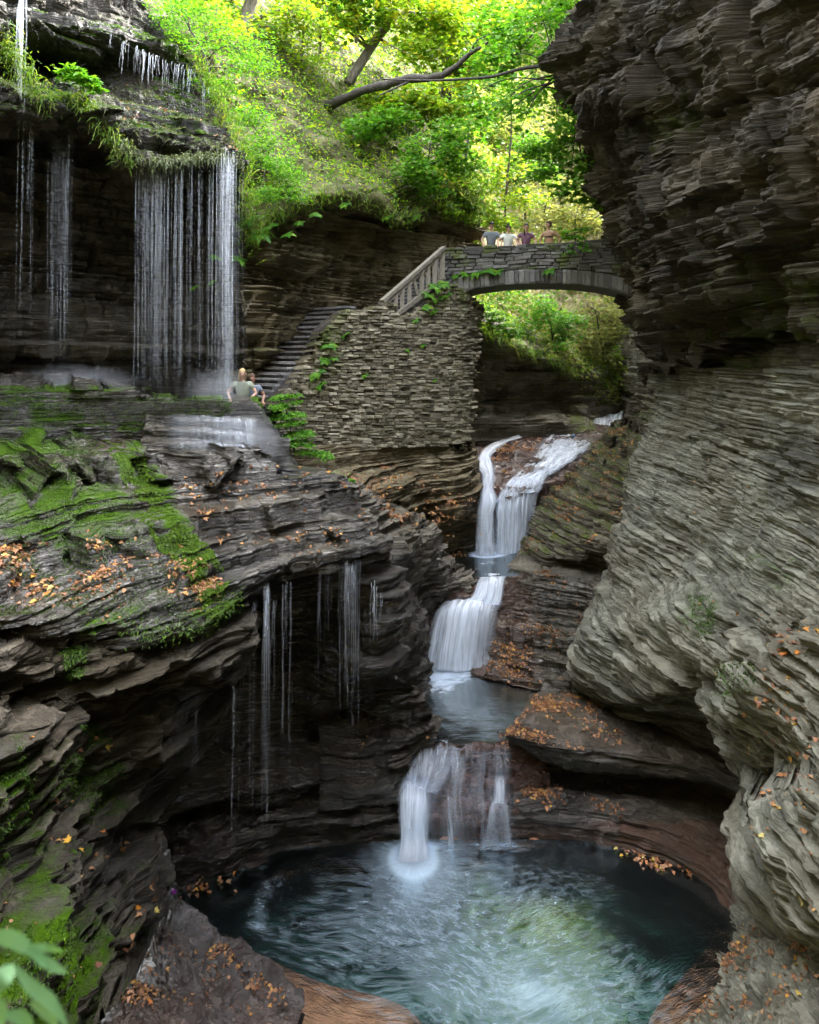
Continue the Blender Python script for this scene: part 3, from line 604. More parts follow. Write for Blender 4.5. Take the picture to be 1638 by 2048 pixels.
rock_sheet('rock_ledge', [
    [(1440,1820,13.6),(1500,1805,13.2),(1560,1795,12.6),(1638,1815,11.8),(2400,2000,6.4)],
    [(1470,1850,12.0),(1500,1835,11.6),(1560,1830,10.8),(1638,1850,9.9),(2400,2100,5)],
    [(1476,1880,11.2),(1500,1870,10.6),(1560,1880,9.7),(1638,1900,8.8),(2400,2250,4.5)],
    [(1456,1950,10.2),(1490,1940,9.7),(1560,1950,8.8),(1638,1970,8.0),(2400,2400,4.2)],
    [(1424,2010,9.7),(1460,2010,9.1),(1540,2030,8.2),(1638,2050,7.4),(2400,2500,4.0)],
    [(1374,2060,9.4),(1420,2080,8.6),(1520,2110,7.6),(1638,2150,6.8),(2400,2700,3.8)],
    [(1270,2150,8.8),(1350,2180,8.0),(1480,2240,7.0),(1638,2300,6.2),(2400,2900,3.6)],
    [D(1270,8.9,-10.4),D(1350,8.4,-10.6),D(1440,7.6,-10.8),D(1600,6.8,-10.8),D(2400,4,-10.8)],
  ], paint=lambda at, x, y, p, n: at.update(moss=.12*up(n), tone=np.full(len(x), .08), wet=np.full(len(x), -.3)), mat=M['rock_wall'], terr=(.2,4.,.8), lump=(.9,.2), beds=((.5,.6,.12),(.2,.3,.1),(.08,.2,.04)), seed=29)
rock_sheet('rock_ledge', [
    [D(1520,12.3,-9.8),D(1500,11.5,-9.5),D(1480,10.6,-9.35),D(1448,10.0,-9.35),D(1402,9.6,-9.35),D(1356,9.3,-9.35),D(1286,8.8,-9.35)],
    [D(1505,12.0,-10.5),D(1484,11.3,-10.5),D(1462,10.6,-10.5),D(1428,10.0,-10.5),D(1382,9.6,-10.5),D(1336,9.3,-10.5),D(1266,8.8,-10.5)],
  ], paint=lambda at, x, y, p, n: at.update(tone=np.full(len(x), .0), wet=np.full(len(x), .1)), mat=M['rock_wall'], terr=None, beds=((.2,.4,.05),), seed=30)

def paint_tier(at, x, y, p, n): at['moss'] = .36*np.ones(len(x)); at['wet'] = .8+0*x
rock_sheet('rock_ledge', [
    [(290,826,14.9),(400,828,15.1),(512,834,15.4)],
    [(292,834,14.3),(400,838,14.45),(514,845,14.75)], [(292,850,14.25),(400,855,14.4),(514,862,14.7)],
    [(288,858,13.98),(400,865,14.08),(516,872,14.42)], [(288,874,13.93),(400,882,14.03),(516,889,14.37)],
    [(282,883,13.66),(400,892,13.72),(520,899,14.02)], [(282,906,13.55),(400,914,13.6),(520,920,13.9)]], paint=paint_tier, mat=M['rock_left'], terr=None, lump=(2.,.1), beds=((.2,.4,.04),(.12,.3,.04),(.08,.2,.02)), seed=81)
def paint_butt(at, x, y, p, n): at['wet'] = 1.+0*x; at['moss'] = .75*blob(x, y, 468+(y-800)*.84+52, y, 14, 1e4)+.3*(y < 803); at['tone'] = -.05
rock_sheet('stone_buttress', [
    [(462,794,16.2),(495,792,16.2),(514,795,16.3),(520,797,17)], [(464,800,15.15),(495,799,15.2),(514,802,15.3),(520,804,16.3)],
    [(464,850,15.0),(500,848,15.1),(541,846,15.3),(548,848,16.3)], [(464,905,14.9),(520,903,15.1),(576,903,15.4),(584,905,16.2)], [(464,966,14.8),(530,966,15),(610,964,15.4),(620,966,16.2)]],
  paint=paint_butt, mat=M['rock_left'], terr=None, lump=(.6,.06), beds=((.2,.9,.035),(.12,.6,.02)), fine=(4.,.02), seed=83, kind=None, label='dark smooth stone buttress with a slanting mossy edge below the couple', cat='buttress')

# far right cavern behind the near mass, leafy slab, lower ledge
def paint_slab2(at, x, y, p, n):
    at['wet'] = .25*(x < 1240)-.1+.4*(y > 1500)-.3*(x > 1300); at['tone'] = .1*sstep(1250, 1350, x)*(y < 1540); at['rust'] = .45*sstep(1625, 1650, y)+.3*blob(x, y, 1040, 1530, 60, 70)
rock_sheet('rock_slab', [
    [D(1080,17.4,ZM-.3),(1170,1400,17.2),(1215,1425,16.8),(1300,1440,15.9),(1400,1450,15),(1500,1460,14),(1600,1500,12.8)],
    [D(1062,16.9,ZM-.05),(1120,1392,16.6),(1200,1420,16.2),(1280,1444,15.8),(1360,1475,15.2),(1460,1515,14.3),(1580,1580,12.8)],
    [D(1040,15.8,ZM+.08),(1110,1430,15.5),(1190,1455,15.1),(1280,1475,14.8),(1370,1500,14.3),(1470,1545,13.4),(1580,1620,12.2)],
    [(1012,1462,14.7),(1080,1487,14.5),(1160,1500,14.4),(1240,1510,14.3),(1360,1528,13.9),(1500,1575,13.0),(1590,1650,11.9)],
    [(1014,1478,14.75),(1080,1510,14.6),(1160,1525,14.5),(1240,1532,14.4),(1360,1552,14.1),(1500,1600,13.2),(1590,1680,12.1)],
    [(1018,1505,15.2),(1080,1528,15.4),(1160,1540,15.6),(1240,1548,15.6),(1360,1570,15.3),(1500,1620,14.4),(1600,1700,13)],
    [(1020,1570,15.0),(1080,1575,15.2),(1160,1578,15.3),(1240,1580,15.3),(1360,1600,15.0),(1490,1650,14),(1590,1740,12.6)],
    [(1018,1588,14.6),(1080,1590,14.6),(1160,1590,14.6),(1240,1598,14.5),(1350,1625,14.1),(1460,1680,13.3),(1560,1770,12.2)],
    [(1016,1612,14.28),(1080,1618,14.3),(1160,1624,14.25),(1240,1636,14.1),(1340,1665,13.7),(1440,1712,13.1),(1510,1790,12.3)],
    [D(1016,14.27,-9.62),D(1080,14.25,-9.62),D(1160,14.2,-9.62),D(1250,14.0,-9.62),D(1350,13.5,-9.62),D(1440,12.8,-9.62),D(1500,12.0,-9.62)],
    [D(1016,14.2,-10.4),D(1080,14.2,-10.4),D(1160,14.15,-10.4),D(1250,13.9,-10.4),D(1350,13.35,-10.4),D(1440,12.6,-10.4),D(1492,11.9,-10.4)],
  ], paint=paint_slab2, mat=M['rock_stream'], terr=(.2,4.,.6), lump=(.6,.15), beds=((.5,1.6,.1),(.2,.9,.06),(.08,.5,.03)), seed=33)

def paint_lower(at, x, y, p, n): at['wet'] = np.full(len(x), .75); at['rust'] = .75+.0*x; at['moss'] = -.3+0*x
rock_sheet('stream_bed', [
    [D(770,16.6,ZM-.25),D(850,16.6,ZM-.5),D(950,16.6,ZM-.5),D(1060,16.6,ZM-.25),D(1140,16.6,ZM-.4)],
    [D(775,15.4,ZM+.1),D(850,15.3,ZM-.07),D(940,15.3,ZM-.07),D(1040,15.3,ZM-.02),D(1120,15.6,ZM-.4)],
    [(785,1488,14.85),(860,1488,14.9),(940,1488,14.9),(1020,1488,14.9),(1100,1505,15.2)],
    [(790,1540,14.75),(860,1530,14.7),(940,1528,14.75),(1016,1540,14.75),(1100,1545,15.1)],
    [(795,1585,14.5),(860,1580,14.45),(930,1585,14.45),(1016,1588,14.5),(1100,1590,14.8)],
    [(800,1612,14.25),(860,1615,14.25),(930,1616,14.25),(1016,1614,14.28),(1100,1620,14.5)],
    [D(800,14.2,-9.55),D(860,14.22,-9.55),D(930,14.22,-9.55),D(1016,14.22,-9.55),D(1100,14.5,-9.55)],
    [D(800,14.15,-10.4),D(860,14.15,-10.4),D(930,14.15,-10.4),D(1016,14.15,-10.4),D(1100,14.4,-10.4)],
  ], paint=paint_lower, mat=M['rock_stream'], terr=(.2,5.,.9), lump=(.8,.12), beds=((.2,.8,.09),(.08,.4,.03)), seed=37, step=2.3)

# left bank of the middle pool
def paint_bank(at, x, y, p, n):
    at['wet'] = .5+.35*(y > 1360); at['moss'] = .3*up(n)*(y < 1150)-.2*(y > 1150); at['rust'] = .3*sstep(1140, 1200, y)+.2*blob(x, y, 780, 1440, 60, 60)
rock_sheet('rock_bank', [
    [(640,1390,15.4),(700,1385,15.6),(770,1365,16.1),(812,1372,16.4),(850,1410,15.9),(890,1445,15.3)],
    [(640,1410,14.8),(700,1405,14.9),(765,1385,15.3),(806,1395,15.6),(842,1425,15.3),(882,1448,15.0)],
    [(640,1440,14.4),(700,1440,14.4),(755,1420,14.7),(800,1430,14.9),(840,1450,14.9),(878,1458,14.85)],
    [(640,1480,14.2),(700,1490,14.1),(752,1480,14.3),(795,1476,14.6),(835,1474,14.75),(872,1470,14.8)],
    [(640,1540,14.0),(700,1550,13.9),(750,1550,14.0),(786,1545,14.25),(810,1540,14.6),(830,1535,14.8)],
    [(640,1590,13.8),(700,1590,13.75),(750,1580,13.9),(786,1585,14.1),(805,1590,14.4),(820,1590,14.6)],
    [(640,1620,13.9),(700,1610,13.9),(750,1605,14.0),(786,1605,14.2),(805,1610,14.5),(820,1610,14.7)],
  ], paint=paint_bank, mat=M['rock_stream'], terr=(.2,4.,.5), lump=(1.4,.2), beds=((.2,.5,.06),(.08,.3,.03)), fine=(8.,.04), seed=41, step=2.3)
rock_sheet('rock_bank', [
    [(770,1120,16.6),(790,1098,15.7),(800,1062,16.0),(816,1068,16.6),(826,1085,17.3)],
    [(760,1145,16),(778,1130,15.3),(800,1110,15.5),(815,1105,16.2),(830,1100,17.3)],
    [(760,1175,16),(776,1165,15.3),(790,1150,15.5),(806,1155,16.2),(820,1160,17.2)],
    [(760,1230,15.8),(782,1225,15.2),(808,1190,15.5),(824,1215,16.2),(838,1240,17.2)],
    [(760,1290,15.8),(782,1290,15.3),(815,1270,15.6),(838,1272,16.3),(848,1285,17.3)],
    [(760,1320,15.9),(782,1320,15.5),(812,1310,15.8),(830,1310,16.4),(842,1320,17.3)],
    [D(760,16.0,-7.9),D(785,15.9,-7.7),D(815,16.1,-7.6),D(842,16.6,-7.6),D(850,17.4,-7.5)],
    [D(760,15.9,-8.6),D(785,15.8,-8.6),D(820,16.0,-8.6),D(850,16.5,-8.6),D(868,17.2,-8.6)],
  ], paint=paint_bank, mat=M['rock_left'], terr=(.2,4.,.3), lump=(1.2,.2), beds=((.5,.6,.14),(.2,.4,.07)), seed=43, step=2.3)
rock_sheet('rock_bank', [
    [(650,970,15.8),(710,968,16.0),(770,1000,16.9),(850,1035,18.2),(885,1075,19.0),(905,1115,19.6),(962,1146,20.2)],
    [(700,1010,15.0),(735,1000,15.6),(785,1020,16.4),(850,1062,17.5),(880,1100,18.5),(900,1130,19.2),(955,1152,19.9)],
    [(740,1060,14.8),(775,1050,15.7),(815,1060,16.3),(855,1090,17.4),(885,1120,18.4),(900,1140,19.0),(950,1160,19.7)],
    [(750,1110,15),(790,1110,15.9),(820,1110,16.6),(850,1118,17.5),(880,1135,18.4),(900,1150,18.9),(945,1166,19.5)],
    [(750,1170,15.4),(790,1160,16.2),(820,1150,16.9),(850,1150,17.7),(885,1160,18.4),(905,1166,18.9),(940,1172,19.3)],
    [(750,1250,15.8),(790,1240,16.8),(820,1210,17.6),(850,1190,18.3),(880,1180,18.6),(900,1180,18.9),(935,1180,19.2)],
    [(750,1330,16.4),(790,1320,17.2),(820,1300,18),(845,1250,18.6),(870,1220,18.8),(890,1210,18.9),(920,1200,19.1)],
    [D(750,16.6,-8.8),D(790,17.4,-8.8),D(820,18.2,-8.8),(845,1345,18.6),(860,1345,18.7),(880,1345,18.8),(900,1345,18.9)],
  ], paint=paint_bank, mat=M['rock_bankm'], terr=None, align=.02, steps=(.2, .7, .6), lump=(.8,.2), beds=((.5,.9,.12),(.2,.5,.07),(.12,.3,.03)), seed=47, step=2.3)
# rock below the masonry wall, left of the upper fall
def paint_base(at, x, y, p, n): at['tone'] = .2*blob(x, y, 800, 910, 150, 30)-.05; at['rust'] = .22*blob(x, y, 800, 915, 140, 30)+.3*sstep(1010, 1060, y); at['wet'] = .2*sstep(880, 960, x)+.2*(y > 1000)
rock_sheet('rock_bank', [
    [(540,870,17.8),(640,870,19.2),(740,875,20.2),(830,880,21),(905,880,21.8),(950,878,23.5)],
    [(540,890,17.0),(620,880,17.7),(680,890,18.4),(720,882,18.9),(780,888,19.6),(830,880,20.3),(880,888,21.0),(925,880,21.4),(955,888,23)],
    [(560,930,16.4),(640,930,17.3),(730,932,18.6),(830,935,20.1),(935,938,21.3),(960,930,22.8)],
    [(600,960,15.9),(670,955,16.8),(750,960,18.0),(840,958,19.6),(945,962,21.1),(962,960,22.5)],
    [(640,985,15.6),(700,985,16.4),(770,985,17.6),(850,985,19.4),(945,990,21.1),(960,990,22.3)],
    [(660,1000,15.8),(720,1000,16.8),(780,1002,18.0),(850,1004,19.7),(940,1030,21.2),(955,1030,22.3)],
    [(680,1040,17),(740,1040,18),(800,1035,19.4),(860,1028,21.0),(930,1040,22.2),(950,1045,22.8)],
    [D(700,19,ZU-.4),D(760,19.5,ZU-.4),D(820,20.5,ZU-.4),D(870,21.8,ZU-.4),D(930,22.5,ZU-.4),D(950,22.8,ZU-.4)],
  ], paint=paint_base, mat=M['rock_cave'], terr=None, align=.02, steps=(.2, .7, .7), lump=(.7,.12), beds=((.5,1.4,.08),(.2,.9,.05),(.12,.5,.03)), seed=51, step=2.3)
# upper fall
def paint_upper(at, x, y, p, n): at['wet'] = np.full(len(x), .7); at['rust'] = .6+.15*(y < 1000); at['moss'] = -.3+0*x
rock_sheet('stream_bed', [
    [(920,872,27.5),(1000,868,27.5),(1100,868,27.5),(1260,858,29),(1330,868,29.9)],
    [(920,895,25.0),(960,892,25.4),(1030,880,25.8),(1120,874,26.5),(1230,872,26.5),(1300,882,27.4)],
    [(935,925,23.4),(975,920,23.8),(1030,912,24.1),(1120,915,24.6),(1190,910,25),(1260,920,25.9)],
    [(940,960,22.5),(980,955,22.8),(1030,952,22.9),(1085,955,23.2),(1130,950,23.6),(1200,960,24.5)],
    [(945,1000,22.0),(980,1000,22.0),(1020,998,22.0),(1060,980,22.3),(1100,965,22.8),(1170,975,23.7)],
    [(930,1022,22.4),(980,1020,22.4),(1020,1018,22.4),(1060,1005,22.6),(1100,995,22.8),(1170,1005,23.7)],
    [(905,1040,22.9),(980,1040,22.9),(1030,1040,22.9),(1070,1035,22.9),(1100,1035,22.9),(1170,1045,23.8)],
    [D(870,22.9,ZU+.1),D(950,22.9,ZU+.1),D(1010,22.9,ZU+.1),D(1060,22.9,ZU+.1),D(1090,22.9,ZU+.1),D(1160,23.3,ZU+.1)],
    [D(880,21.6,ZU-.5),D(950,21.6,ZU-.5),D(1000,21.6,ZU-.5),D(1040,21.6,ZU-.4),D(1080,21.6,ZU-.1),D(1150,22.0,ZU-.1)],
    [D(900,20.5,ZU-.15),D(950,20.5,ZU-.15),D(1000,20.5,ZU-.15),D(1040,20.5,ZU-.1),D(1080,20.5,ZU+.1),D(1150,20.9,ZU+.1)],
    [(880,1143,19.9),(940,1152,19.7),(985,1150,19.75),(1020,1148,19.8),(1060,1145,19.9),(1130,1155,20.8)],
    [(870,1168,19.3),(930,1172,19.3),(975,1168,19.35),(1010,1170,19.4),(1050,1180,19.4),(1120,1190,20.3)],
    [(850,1196,19.0),(910,1196,18.95),(960,1200,18.95),(1005,1205,19.0),(1040,1215,19.0),(1110,1225,19.9)],
    [(845,1225,18.7),(900,1228,18.7),(950,1235,18.7),(1000,1245,18.7),(1030,1250,18.8),(1100,1260,19.7)],
    [D(840,18.6,-8.0),D(900,18.6,-8.0),D(950,18.6,-8.0),D(1000,18.55,-8.0),D(1030,18.5,-8.0),D(1100,18.9,-8.0)],
    [D(840,18.4,-8.9),D(900,18.4,-8.9),D(950,18.4,-8.9),D(1000,18.3,-8.9),D(1030,18.2,-8.9),D(1100,18.6,-8.9)],
  ], paint=paint_upper, mat=M['rock_stream'], terr=(.2,5.,.8), lump=(.8,.12), beds=((.2,.8,.09),(.08,.4,.03)), seed=53, step=2.3)
def paint_rbank(at, x, y, p, n):
    at['moss'] = (.42*up(n)+.1)*(y < 1110)-.25*(y > 1110); at['wet'] = .15+.5*sstep(1120, 1170, y); at['rust'] = .1+.4*sstep(1130, 1180, y)*sstep(1130, 1050, x); at['tone'] = .05*(y < 1110)-.04
rock_sheet('rock_bank', [
    [(1225,842,28.5),(1260,832,27),(1300,822,24),(1340,815,22)],
    [(1205,872,26.8),(1245,868,24.5),(1300,860,21.5),(1340,860,20.4)],
    [(1180,900,25.4),(1220,900,23.6),(1290,900,20.5),(1330,900,19.6)],
    [(1125,950,23.9),(1180,945,22.4),(1270,940,19.9),(1320,940,19.0)],
    [(1085,990,22.8),(1140,990,21.6),(1250,985,19.4),(1310,985,18.6)],
    [(1062,1030,22.3),(1125,1030,20.9),(1245,1030,18.9),(1300,1030,18.2)],
    [(1048,1070,21.9),(1112,1070,20.4),(1238,1065,18.5),(1290,1065,18)],
    [(1040,1095,21.6),(1100,1100,20.0),(1170,1095,19.2),(1230,1090,18.4),(1280,1090,18)],
    [(1036,1112,21.4),(1090,1122,20.0),(1130,1118,20.2),(1190,1118,20.0),(1240,1118,18.8),(1280,1118,18)],
    [D(1038,21.2,ZU+.12),(1080,1140,19.9),(1130,1142,20.2),(1190,1142,20.0),(1240,1142,18.9),(1280,1140,18)],
    [D(1030,20.4,ZU+.12),(1065,1150,19.7),(1120,1152,19.5),(1180,1150,19.2),(1240,1150,18.4),(1280,1150,17.8)],
    [(1012,1156,19.9),(1050,1162,19.5),(1110,1165,19.2),(1180,1165,18.8),(1230,1165,18.2),(1280,1165,17.6)],
    [(1000,1180,19.5),(1050,1188,19.2),(1110,1190,18.95),(1180,1195,18.6),(1230,1195,18.0),(1280,1195,17.5)],
    [(995,1222,19.2),(1050,1228,18.9),(1110,1228,18.7),(1180,1228,18.4),(1230,1228,17.8),(1280,1230,17.4)],
    [(990,1262,18.8),(1040,1268,18.4),(1110,1272,18.1),(1180,1270,17.9),(1230,1270,17.4),(1280,1270,17)],
    [(985,1300,18.4),(1040,1306,18.0),(1110,1312,17.7),(1170,1312,17.5),(1230,1310,17.2),(1280,1310,17)],
    [(950,1330,18.3),(1000,1333,17.9),(1060,1338,17.6),(1120,1345,17.3),(1180,1345,17.1),(1230,1345,17)],
    [D(938,17.95,-8.12),D(980,17.6,-8.12),D(1040,17.3,-8.14),D(1100,17.0,-8.14),D(1160,16.9,-8.1),D(1200,16.9,-8.0)],
    [D(945,17.9,-8.9),D(985,17.55,-8.9),D(1040,17.25,-8.9),D(1100,16.95,-8.9),D(1160,16.8,-8.9),D(1200,16.8,-8.9)],
  ], paint=paint_rbank, mat=M['rock_bankm'], terr=None, align=.02, steps=(.2, .7, .7), lump=(.7,.16), beds=((.2,.6,.08),(.12,.4,.05),(.08,.3,.015)), seed=57, step=2.3)

# beyond the bridge
def paint_far(at, x, y, p, n): at['moss'] = .35*up(n)*(x > 1000)+.25*(x > 1140); at['tone'] = .3*sstep(1120, 1180, x); at['wet'] = .3*sstep(1150, 1080, x)
rock_sheet('cliff', [
    [(920,600,29),(960,610,29.4),(1030,650,30),(1120,690,31.5),(1200,720,34),(1270,680,37)],
    [(920,645,25.4),(965,652,25.6),(1040,690,26.4),(1110,722,28),(1150,745,30),(1200,745,32),(1250,720,35)],
    [(920,735,25.9),(970,740,26.2),(1040,755,27),(1100,770,28.2),(1142,780,29.8),(1200,775,31.6),(1246,760,34)],
    [(920,800,26.4),(970,805,26.8),(1040,808,27.6),(1110,812,28.6),(1150,815,29.6),(1200,805,31),(1246,800,33.5)],
    [(920,824,26.3),(970,826,26.4),(1040,828,26.9),(1110,830,27.8),(1150,833,29),(1190,838,30.2),(1246,838,33)],
    [(920,840,25.2),(970,842,25.4),(1040,842,26.0),(1120,840,27.0),(1180,846,28.2),(1225,856,29),(1250,860,30)],
    [(920,882,25.1),(960,880,25.3),(1040,872,25.9),(1120,868,26.6),(1190,866,27.2),(1225,866,27.5),(1250,870,28)],
    [(920,905,25.1),(960,900,25.3),(1040,890,25.9),(1120,885,26.6),(1190,880,27.2),(1225,880,27.5),(1250,885,28)],
  ], paint=paint_far, mat=M['rock_bankm'], terr=(.2,4.,.8), lump=(.6,.25), beds=((.5,1.1,.2),(.2,.7,.1)), seed=61, step=3)
rock_sheet('cliff', [
    [(1215,700,41),(1262,660,33),(1290,645,28.5),(1340,640,25)],
    [(1228,760,37),(1255,735,32),(1290,720,28),(1340,715,25)],
    [(1234,800,35),(1258,790,31.5),(1295,778,27.5),(1340,770,24.5)],
    [(1236,822,34),(1262,815,31),(1300,795,27),(1340,790,24)],
    [(1240,842,33),(1262,836,30),(1300,815,26),(1340,812,23)],
    [(1240,870,33),(1262,870,30),(1300,860,26),(1340,850,23)],
  ], paint=lambda at, x, y, p, n: at.update(moss=.3*up(n)+.05, tone=np.full(len(x), .05)), mat=M['rock_bankm'], terr=(.2,4.,.8), beds=((.5,1.,.2),(.2,.6,.1)), seed=63, step=3)
rock_sheet('stream_bed', [[(1130,815,38),(1200,815,38),(1280,812,38)],[(1150,822,33),(1210,822,33),(1270,820,33)],[(1160,846,30),(1215,846,30),(1265,842,30)],[(1170,862,28),(1220,862,27.6),(1260,856,27.5)]],
  paint=paint_upper, mat=M['rock_stream'], terr=(.2,4.,.8), beds=((.2,.7,.08),), seed=65, step=3)
rock_sheet('hillside', [
    [(450,-80,66),(800,-80,72),(1150,-70,74),(1400,-20,62),(1750,30,40)],
    [(500,-60,52),(800,-60,56),(1150,-50,58),(1400,0,50),(1700,60,34)],
    [(650,150,44),(900,150,47),(1150,150,49),(1350,150,40),(1600,150,30)],
    [(750,400,38),(900,400,40),(1100,400,43),(1300,400,38),(1500,400,28)],
    [(850,560,33),(980,560,36),(1110,560,40),(1240,560,38),(1380,600,27)],
    [(900,640,30),(1020,660,33),(1130,690,36),(1215,690,39),(1300,660,31)],
    [(920,720,30),(1040,720,33),(1140,730,36),(1212,735,40),(1280,740,33)],
    [(920,830,31),(1040,830,33),(1140,825,36),(1212,822,40),(1280,822,34)],
  ], paint=None, mat=M['far_ground'], terr=(1.1,3.,.5), lump=(.22,1.6), beds=((1.1,1.6,.5),(.5,1.,.2)), step=6, seed=67, fine=(2,.1))
# right cliff carried past the camera; unseen blocks added so skylight comes only from above
rock_sheet('cliff', [[(-1,0,0)]*0] if 0 else [
    [D(2600,5.1,8),D(3300,3.2,8),D(6000,1.4,8),D(20000,.42,8)],
    [D(2600,5.1,3),D(3300,3.2,3),D(6000,1.4,3),D(20000,.42,3)],
    [D(2600,5.0,-3),D(3300,3.2,-3),D(6000,1.4,-3),D(20000,.42,-3)],
    [D(2600,4.2,-10),D(3300,2.8,-10),D(6000,1.2,-10),D(20000,.40,-10)]], mat=M['rock_wall'], terr=None, step=60, seed=71)
def block(name, lo, hi):
    lo, hi = np.array(lo, float), np.array(hi, float)
    b = MB(); b.box((lo+hi)/2, hi-lo); return tag(b.build(name, M['soil']), kind='structure')
gd = MB(); gd.box((0, 20, -4.2), (400, 400, 2)); tag(gd.build('ground', M['soil']), kind='structure')
block('hills', (11.5, -30, -3), (60, 20, CZ+20)); block('hills', (-60, -30, -3), (-14, 12, CZ+20))
block('hills', (-30, -40, -3), (30, -9, CZ+20))
pt = MB(); pt.add([P(*D(-700, 11, -2.1)), P(*D(-700, 13, -2.1)), P(*D(560, 19, -2.1)), P(*D(600, 16.5, -2.1)), P(*D(470, 15.6, -2.1)), P(*D(0, 13.8, -2.1))], [(0, 1, 2, 3, 4, 5)])
tag(pt.build('path', M['path_stone']), kind='structure')
# basin of the lowest pool
edge = [(352,1788),(372,1762),(420,1742),(500,1722),(600,1704),(700,1694),(800,1688),(900,1684),(1000,1684),(1100,1686),(1200,1696),(1300,1716),(1380,1748),(1425,1778),(1444,1815),(1434,1850),(1396,1905),(1348,1960),(1314,2000),(1290,2048),(1270,2110),(1180,2190),(1060,2200),(960,2130),(860,2052),(820,2008),(740,1975),(660,1958),(590,1930),(530,1902),(470,1868),(410,1826)]
E3 = np.array([P(*at_z(x, 0, CZ*F/(y-HY))) for x, y in edge]); cen = E3.mean(0)
E3 = np.concatenate([crom(np.r_[E3, E3[:1]], 128, True)])[:, :3]
rings, tone = [], []
for s, z, o in ((0, -2.6, None), (.5, -2.4, None), (.8, -1.8, None), (.93, -.9, None), (.985, -.35, None), (1., -.1, None), (1, -.07, .25), (1, -.05, .6), (1, .0, 1.0), (1, .0, 2.2)):
    q = cen+(E3-cen)*s
    if o: d = E3-cen; q = E3+d/np.linalg.norm(d, axis=1)[:, None]*o
    q = q.copy(); q[:, 2] = z-.03*(o is not None and o >= 1); rings.append(q); tone.append(np.full(len(q), np.clip(-z/1.0, 0, 1) if o is None else 0.))
me = mesh_np('pool_basin', np.concatenate(rings), grid_faces(len(rings), 128), True, dict(tone=np.concatenate(tone)))
tag(link('pool_basin', me, M['basin']), kind='structure')
# ---------------------------------------------------------------- masonry
def stones(cells, depth, core=None, rng=RNG, prot=.05, moss=None):
    """cells: list of 4 front corners (tl, tr, br, bl); every stone a chamfered block set a little proud of its neighbours"""
    V, Fq, rn, ms = [], [], [], []
    for q in cells:
        q = np.array(q, float); c = q.mean(0); n = np.cross(q[1]-q[0], q[3]-q[0]); n /= np.linalg.norm(n)+1e-9
        if n[1] > 0: n = -n
        q = c+(q-c)*rng.uniform(.90, .97); e = rng.uniform(0, prot)
        tilt = rng.normal(0, .012, 4)[:, None]*n
        o = q+n*e*.6; f = c+(q-c)*np.array([.86, .86, .72])*1.02+n*(e+.018)+tilt+rng.normal(0, .006, (4, 3)); b = q-n*depth
        i = len(V); V += list(o)+list(f)+list(b); r = rng.random(); rn += [r]*12; m = moss(c) if moss else 0.; ms += [m]*12
        for k in range(4):
            k2 = (k+1) % 4; Fq += [(i+k, i+k2, i+4+k2, i+4+k), (i+8+k, i+8+k2, i+k2, i+k)]
        Fq.append((i+4, i+5, i+6, i+7)); Fq.append((i+11, i+10, i+9, i+8))
    return mesh_np('stones', V, Fq, False, dict(rnd=rn, moss=ms))
def sheet_solid(front, back):
    """closed slab between two (n,m,3) grids"""
    nv, nu = front.shape[:2]; f = grid_faces(nv, nu); V = np.concatenate([front.reshape(-1, 3), back.reshape(-1, 3)]); o = nv*nu
    i = np.arange(o).reshape(nv, nu); ring = np.r_[i[0], i[1:, -1], i[-1, ::-1][1:], i[::-1, 0][1:]]
    side = np.stack([ring[:-1], ring[1:], ring[1:]+o, ring[:-1]+o], 1)
    return V, np.concatenate([f, f[:, ::-1]+o, side])
# retaining wall under the stair
WX = np.array([440, 505, 560, 600, 700, 800, 900, 930, 948, 975]); WY = np.array([16.4, 16.9, 17.5, 17.9, 18.9, 20.1, 21.4, 21.85, 22.5, 24.2])
WPOLY = [(520,815),(545,795),(567,778),(597,740),(621,699),(644,651),(669,632),(681,619),(714,621),(760,612),(764,602),(792,606),(797,632),(840,607),(905,560),(935,585),(960,600),(957,668),(946,764),(942,839),(930,893),(686,897),(600,890),(540,850)]
def wallY(x, y): return np.interp(x, WX, WY)-(y-600)/290*.35
cells = []; r = np.random.default_rng(5); y = 555.
while y < 900:
    hgt = r.uniform(4.0, 7.6); x = 505-r.uniform(0, 12)
    while x < 965:
        wd = r.uniform(8, 24)*(1 if x < 880 else .8)
        wb = 7*float(vnoise(x*.05, y*.05, 2.))
        if poly_mask(x+wd/2+wb, y+hgt/2+wb, WPOLY) and poly_mask(x+wd*.15, y+hgt*.3, WPOLY):
            dy = 2.*float(vnoise(x*.02, y*.02, 3.)); a, b = y+dy+r.normal(0, .5), y+hgt+dy+r.normal(0, .5)
            cells.append([P(px, py, wallY(px, py)) for px, py in ((x, a), (x+wd, a+r.normal(0, .4)), (x+wd, b), (x, b+r.normal(0, .4)))])
        x += wd
    y += hgt
wall = empty('stone_wall', P(740, 890, 19.3), 'tall dry stone retaining wall of rough layered slabs beneath the railed stair', 'wall')
link('stones', stones(cells, .35, prot=.085, moss=lambda c: .25*float(sstep(640, 600, pix(c)[1]))+.3*float(blob(*pix(c), 660, 680, 60, 60))), M['wall_stone'], wall)
top = [(525,812),(567,782),(597,744),(621,703),(644,655),(669,636),(685,623),(720,624),(790,622),(800,634),(842,610),(900,566),(928,590),(938,602)]
bot = [(545,850),(600,892),(686,896),(800,894),(880,892),(905,890),(915,888)]
tt, bb = crom([(a, b, 19.) for a, b in top], 60), crom([(a, b, 19.) for a, b in bot], 60)
fr = np.stack([[P(a[0]*(1-t)+b[0]*t, a[1]*(1-t)+b[1]*t, wallY(a[0]*(1-t)+b[0]*t, a[1]*(1-t)+b[1]*t)+.07) for a, b in zip(tt, bb)] for t in np.linspace(0, 1, 8)])
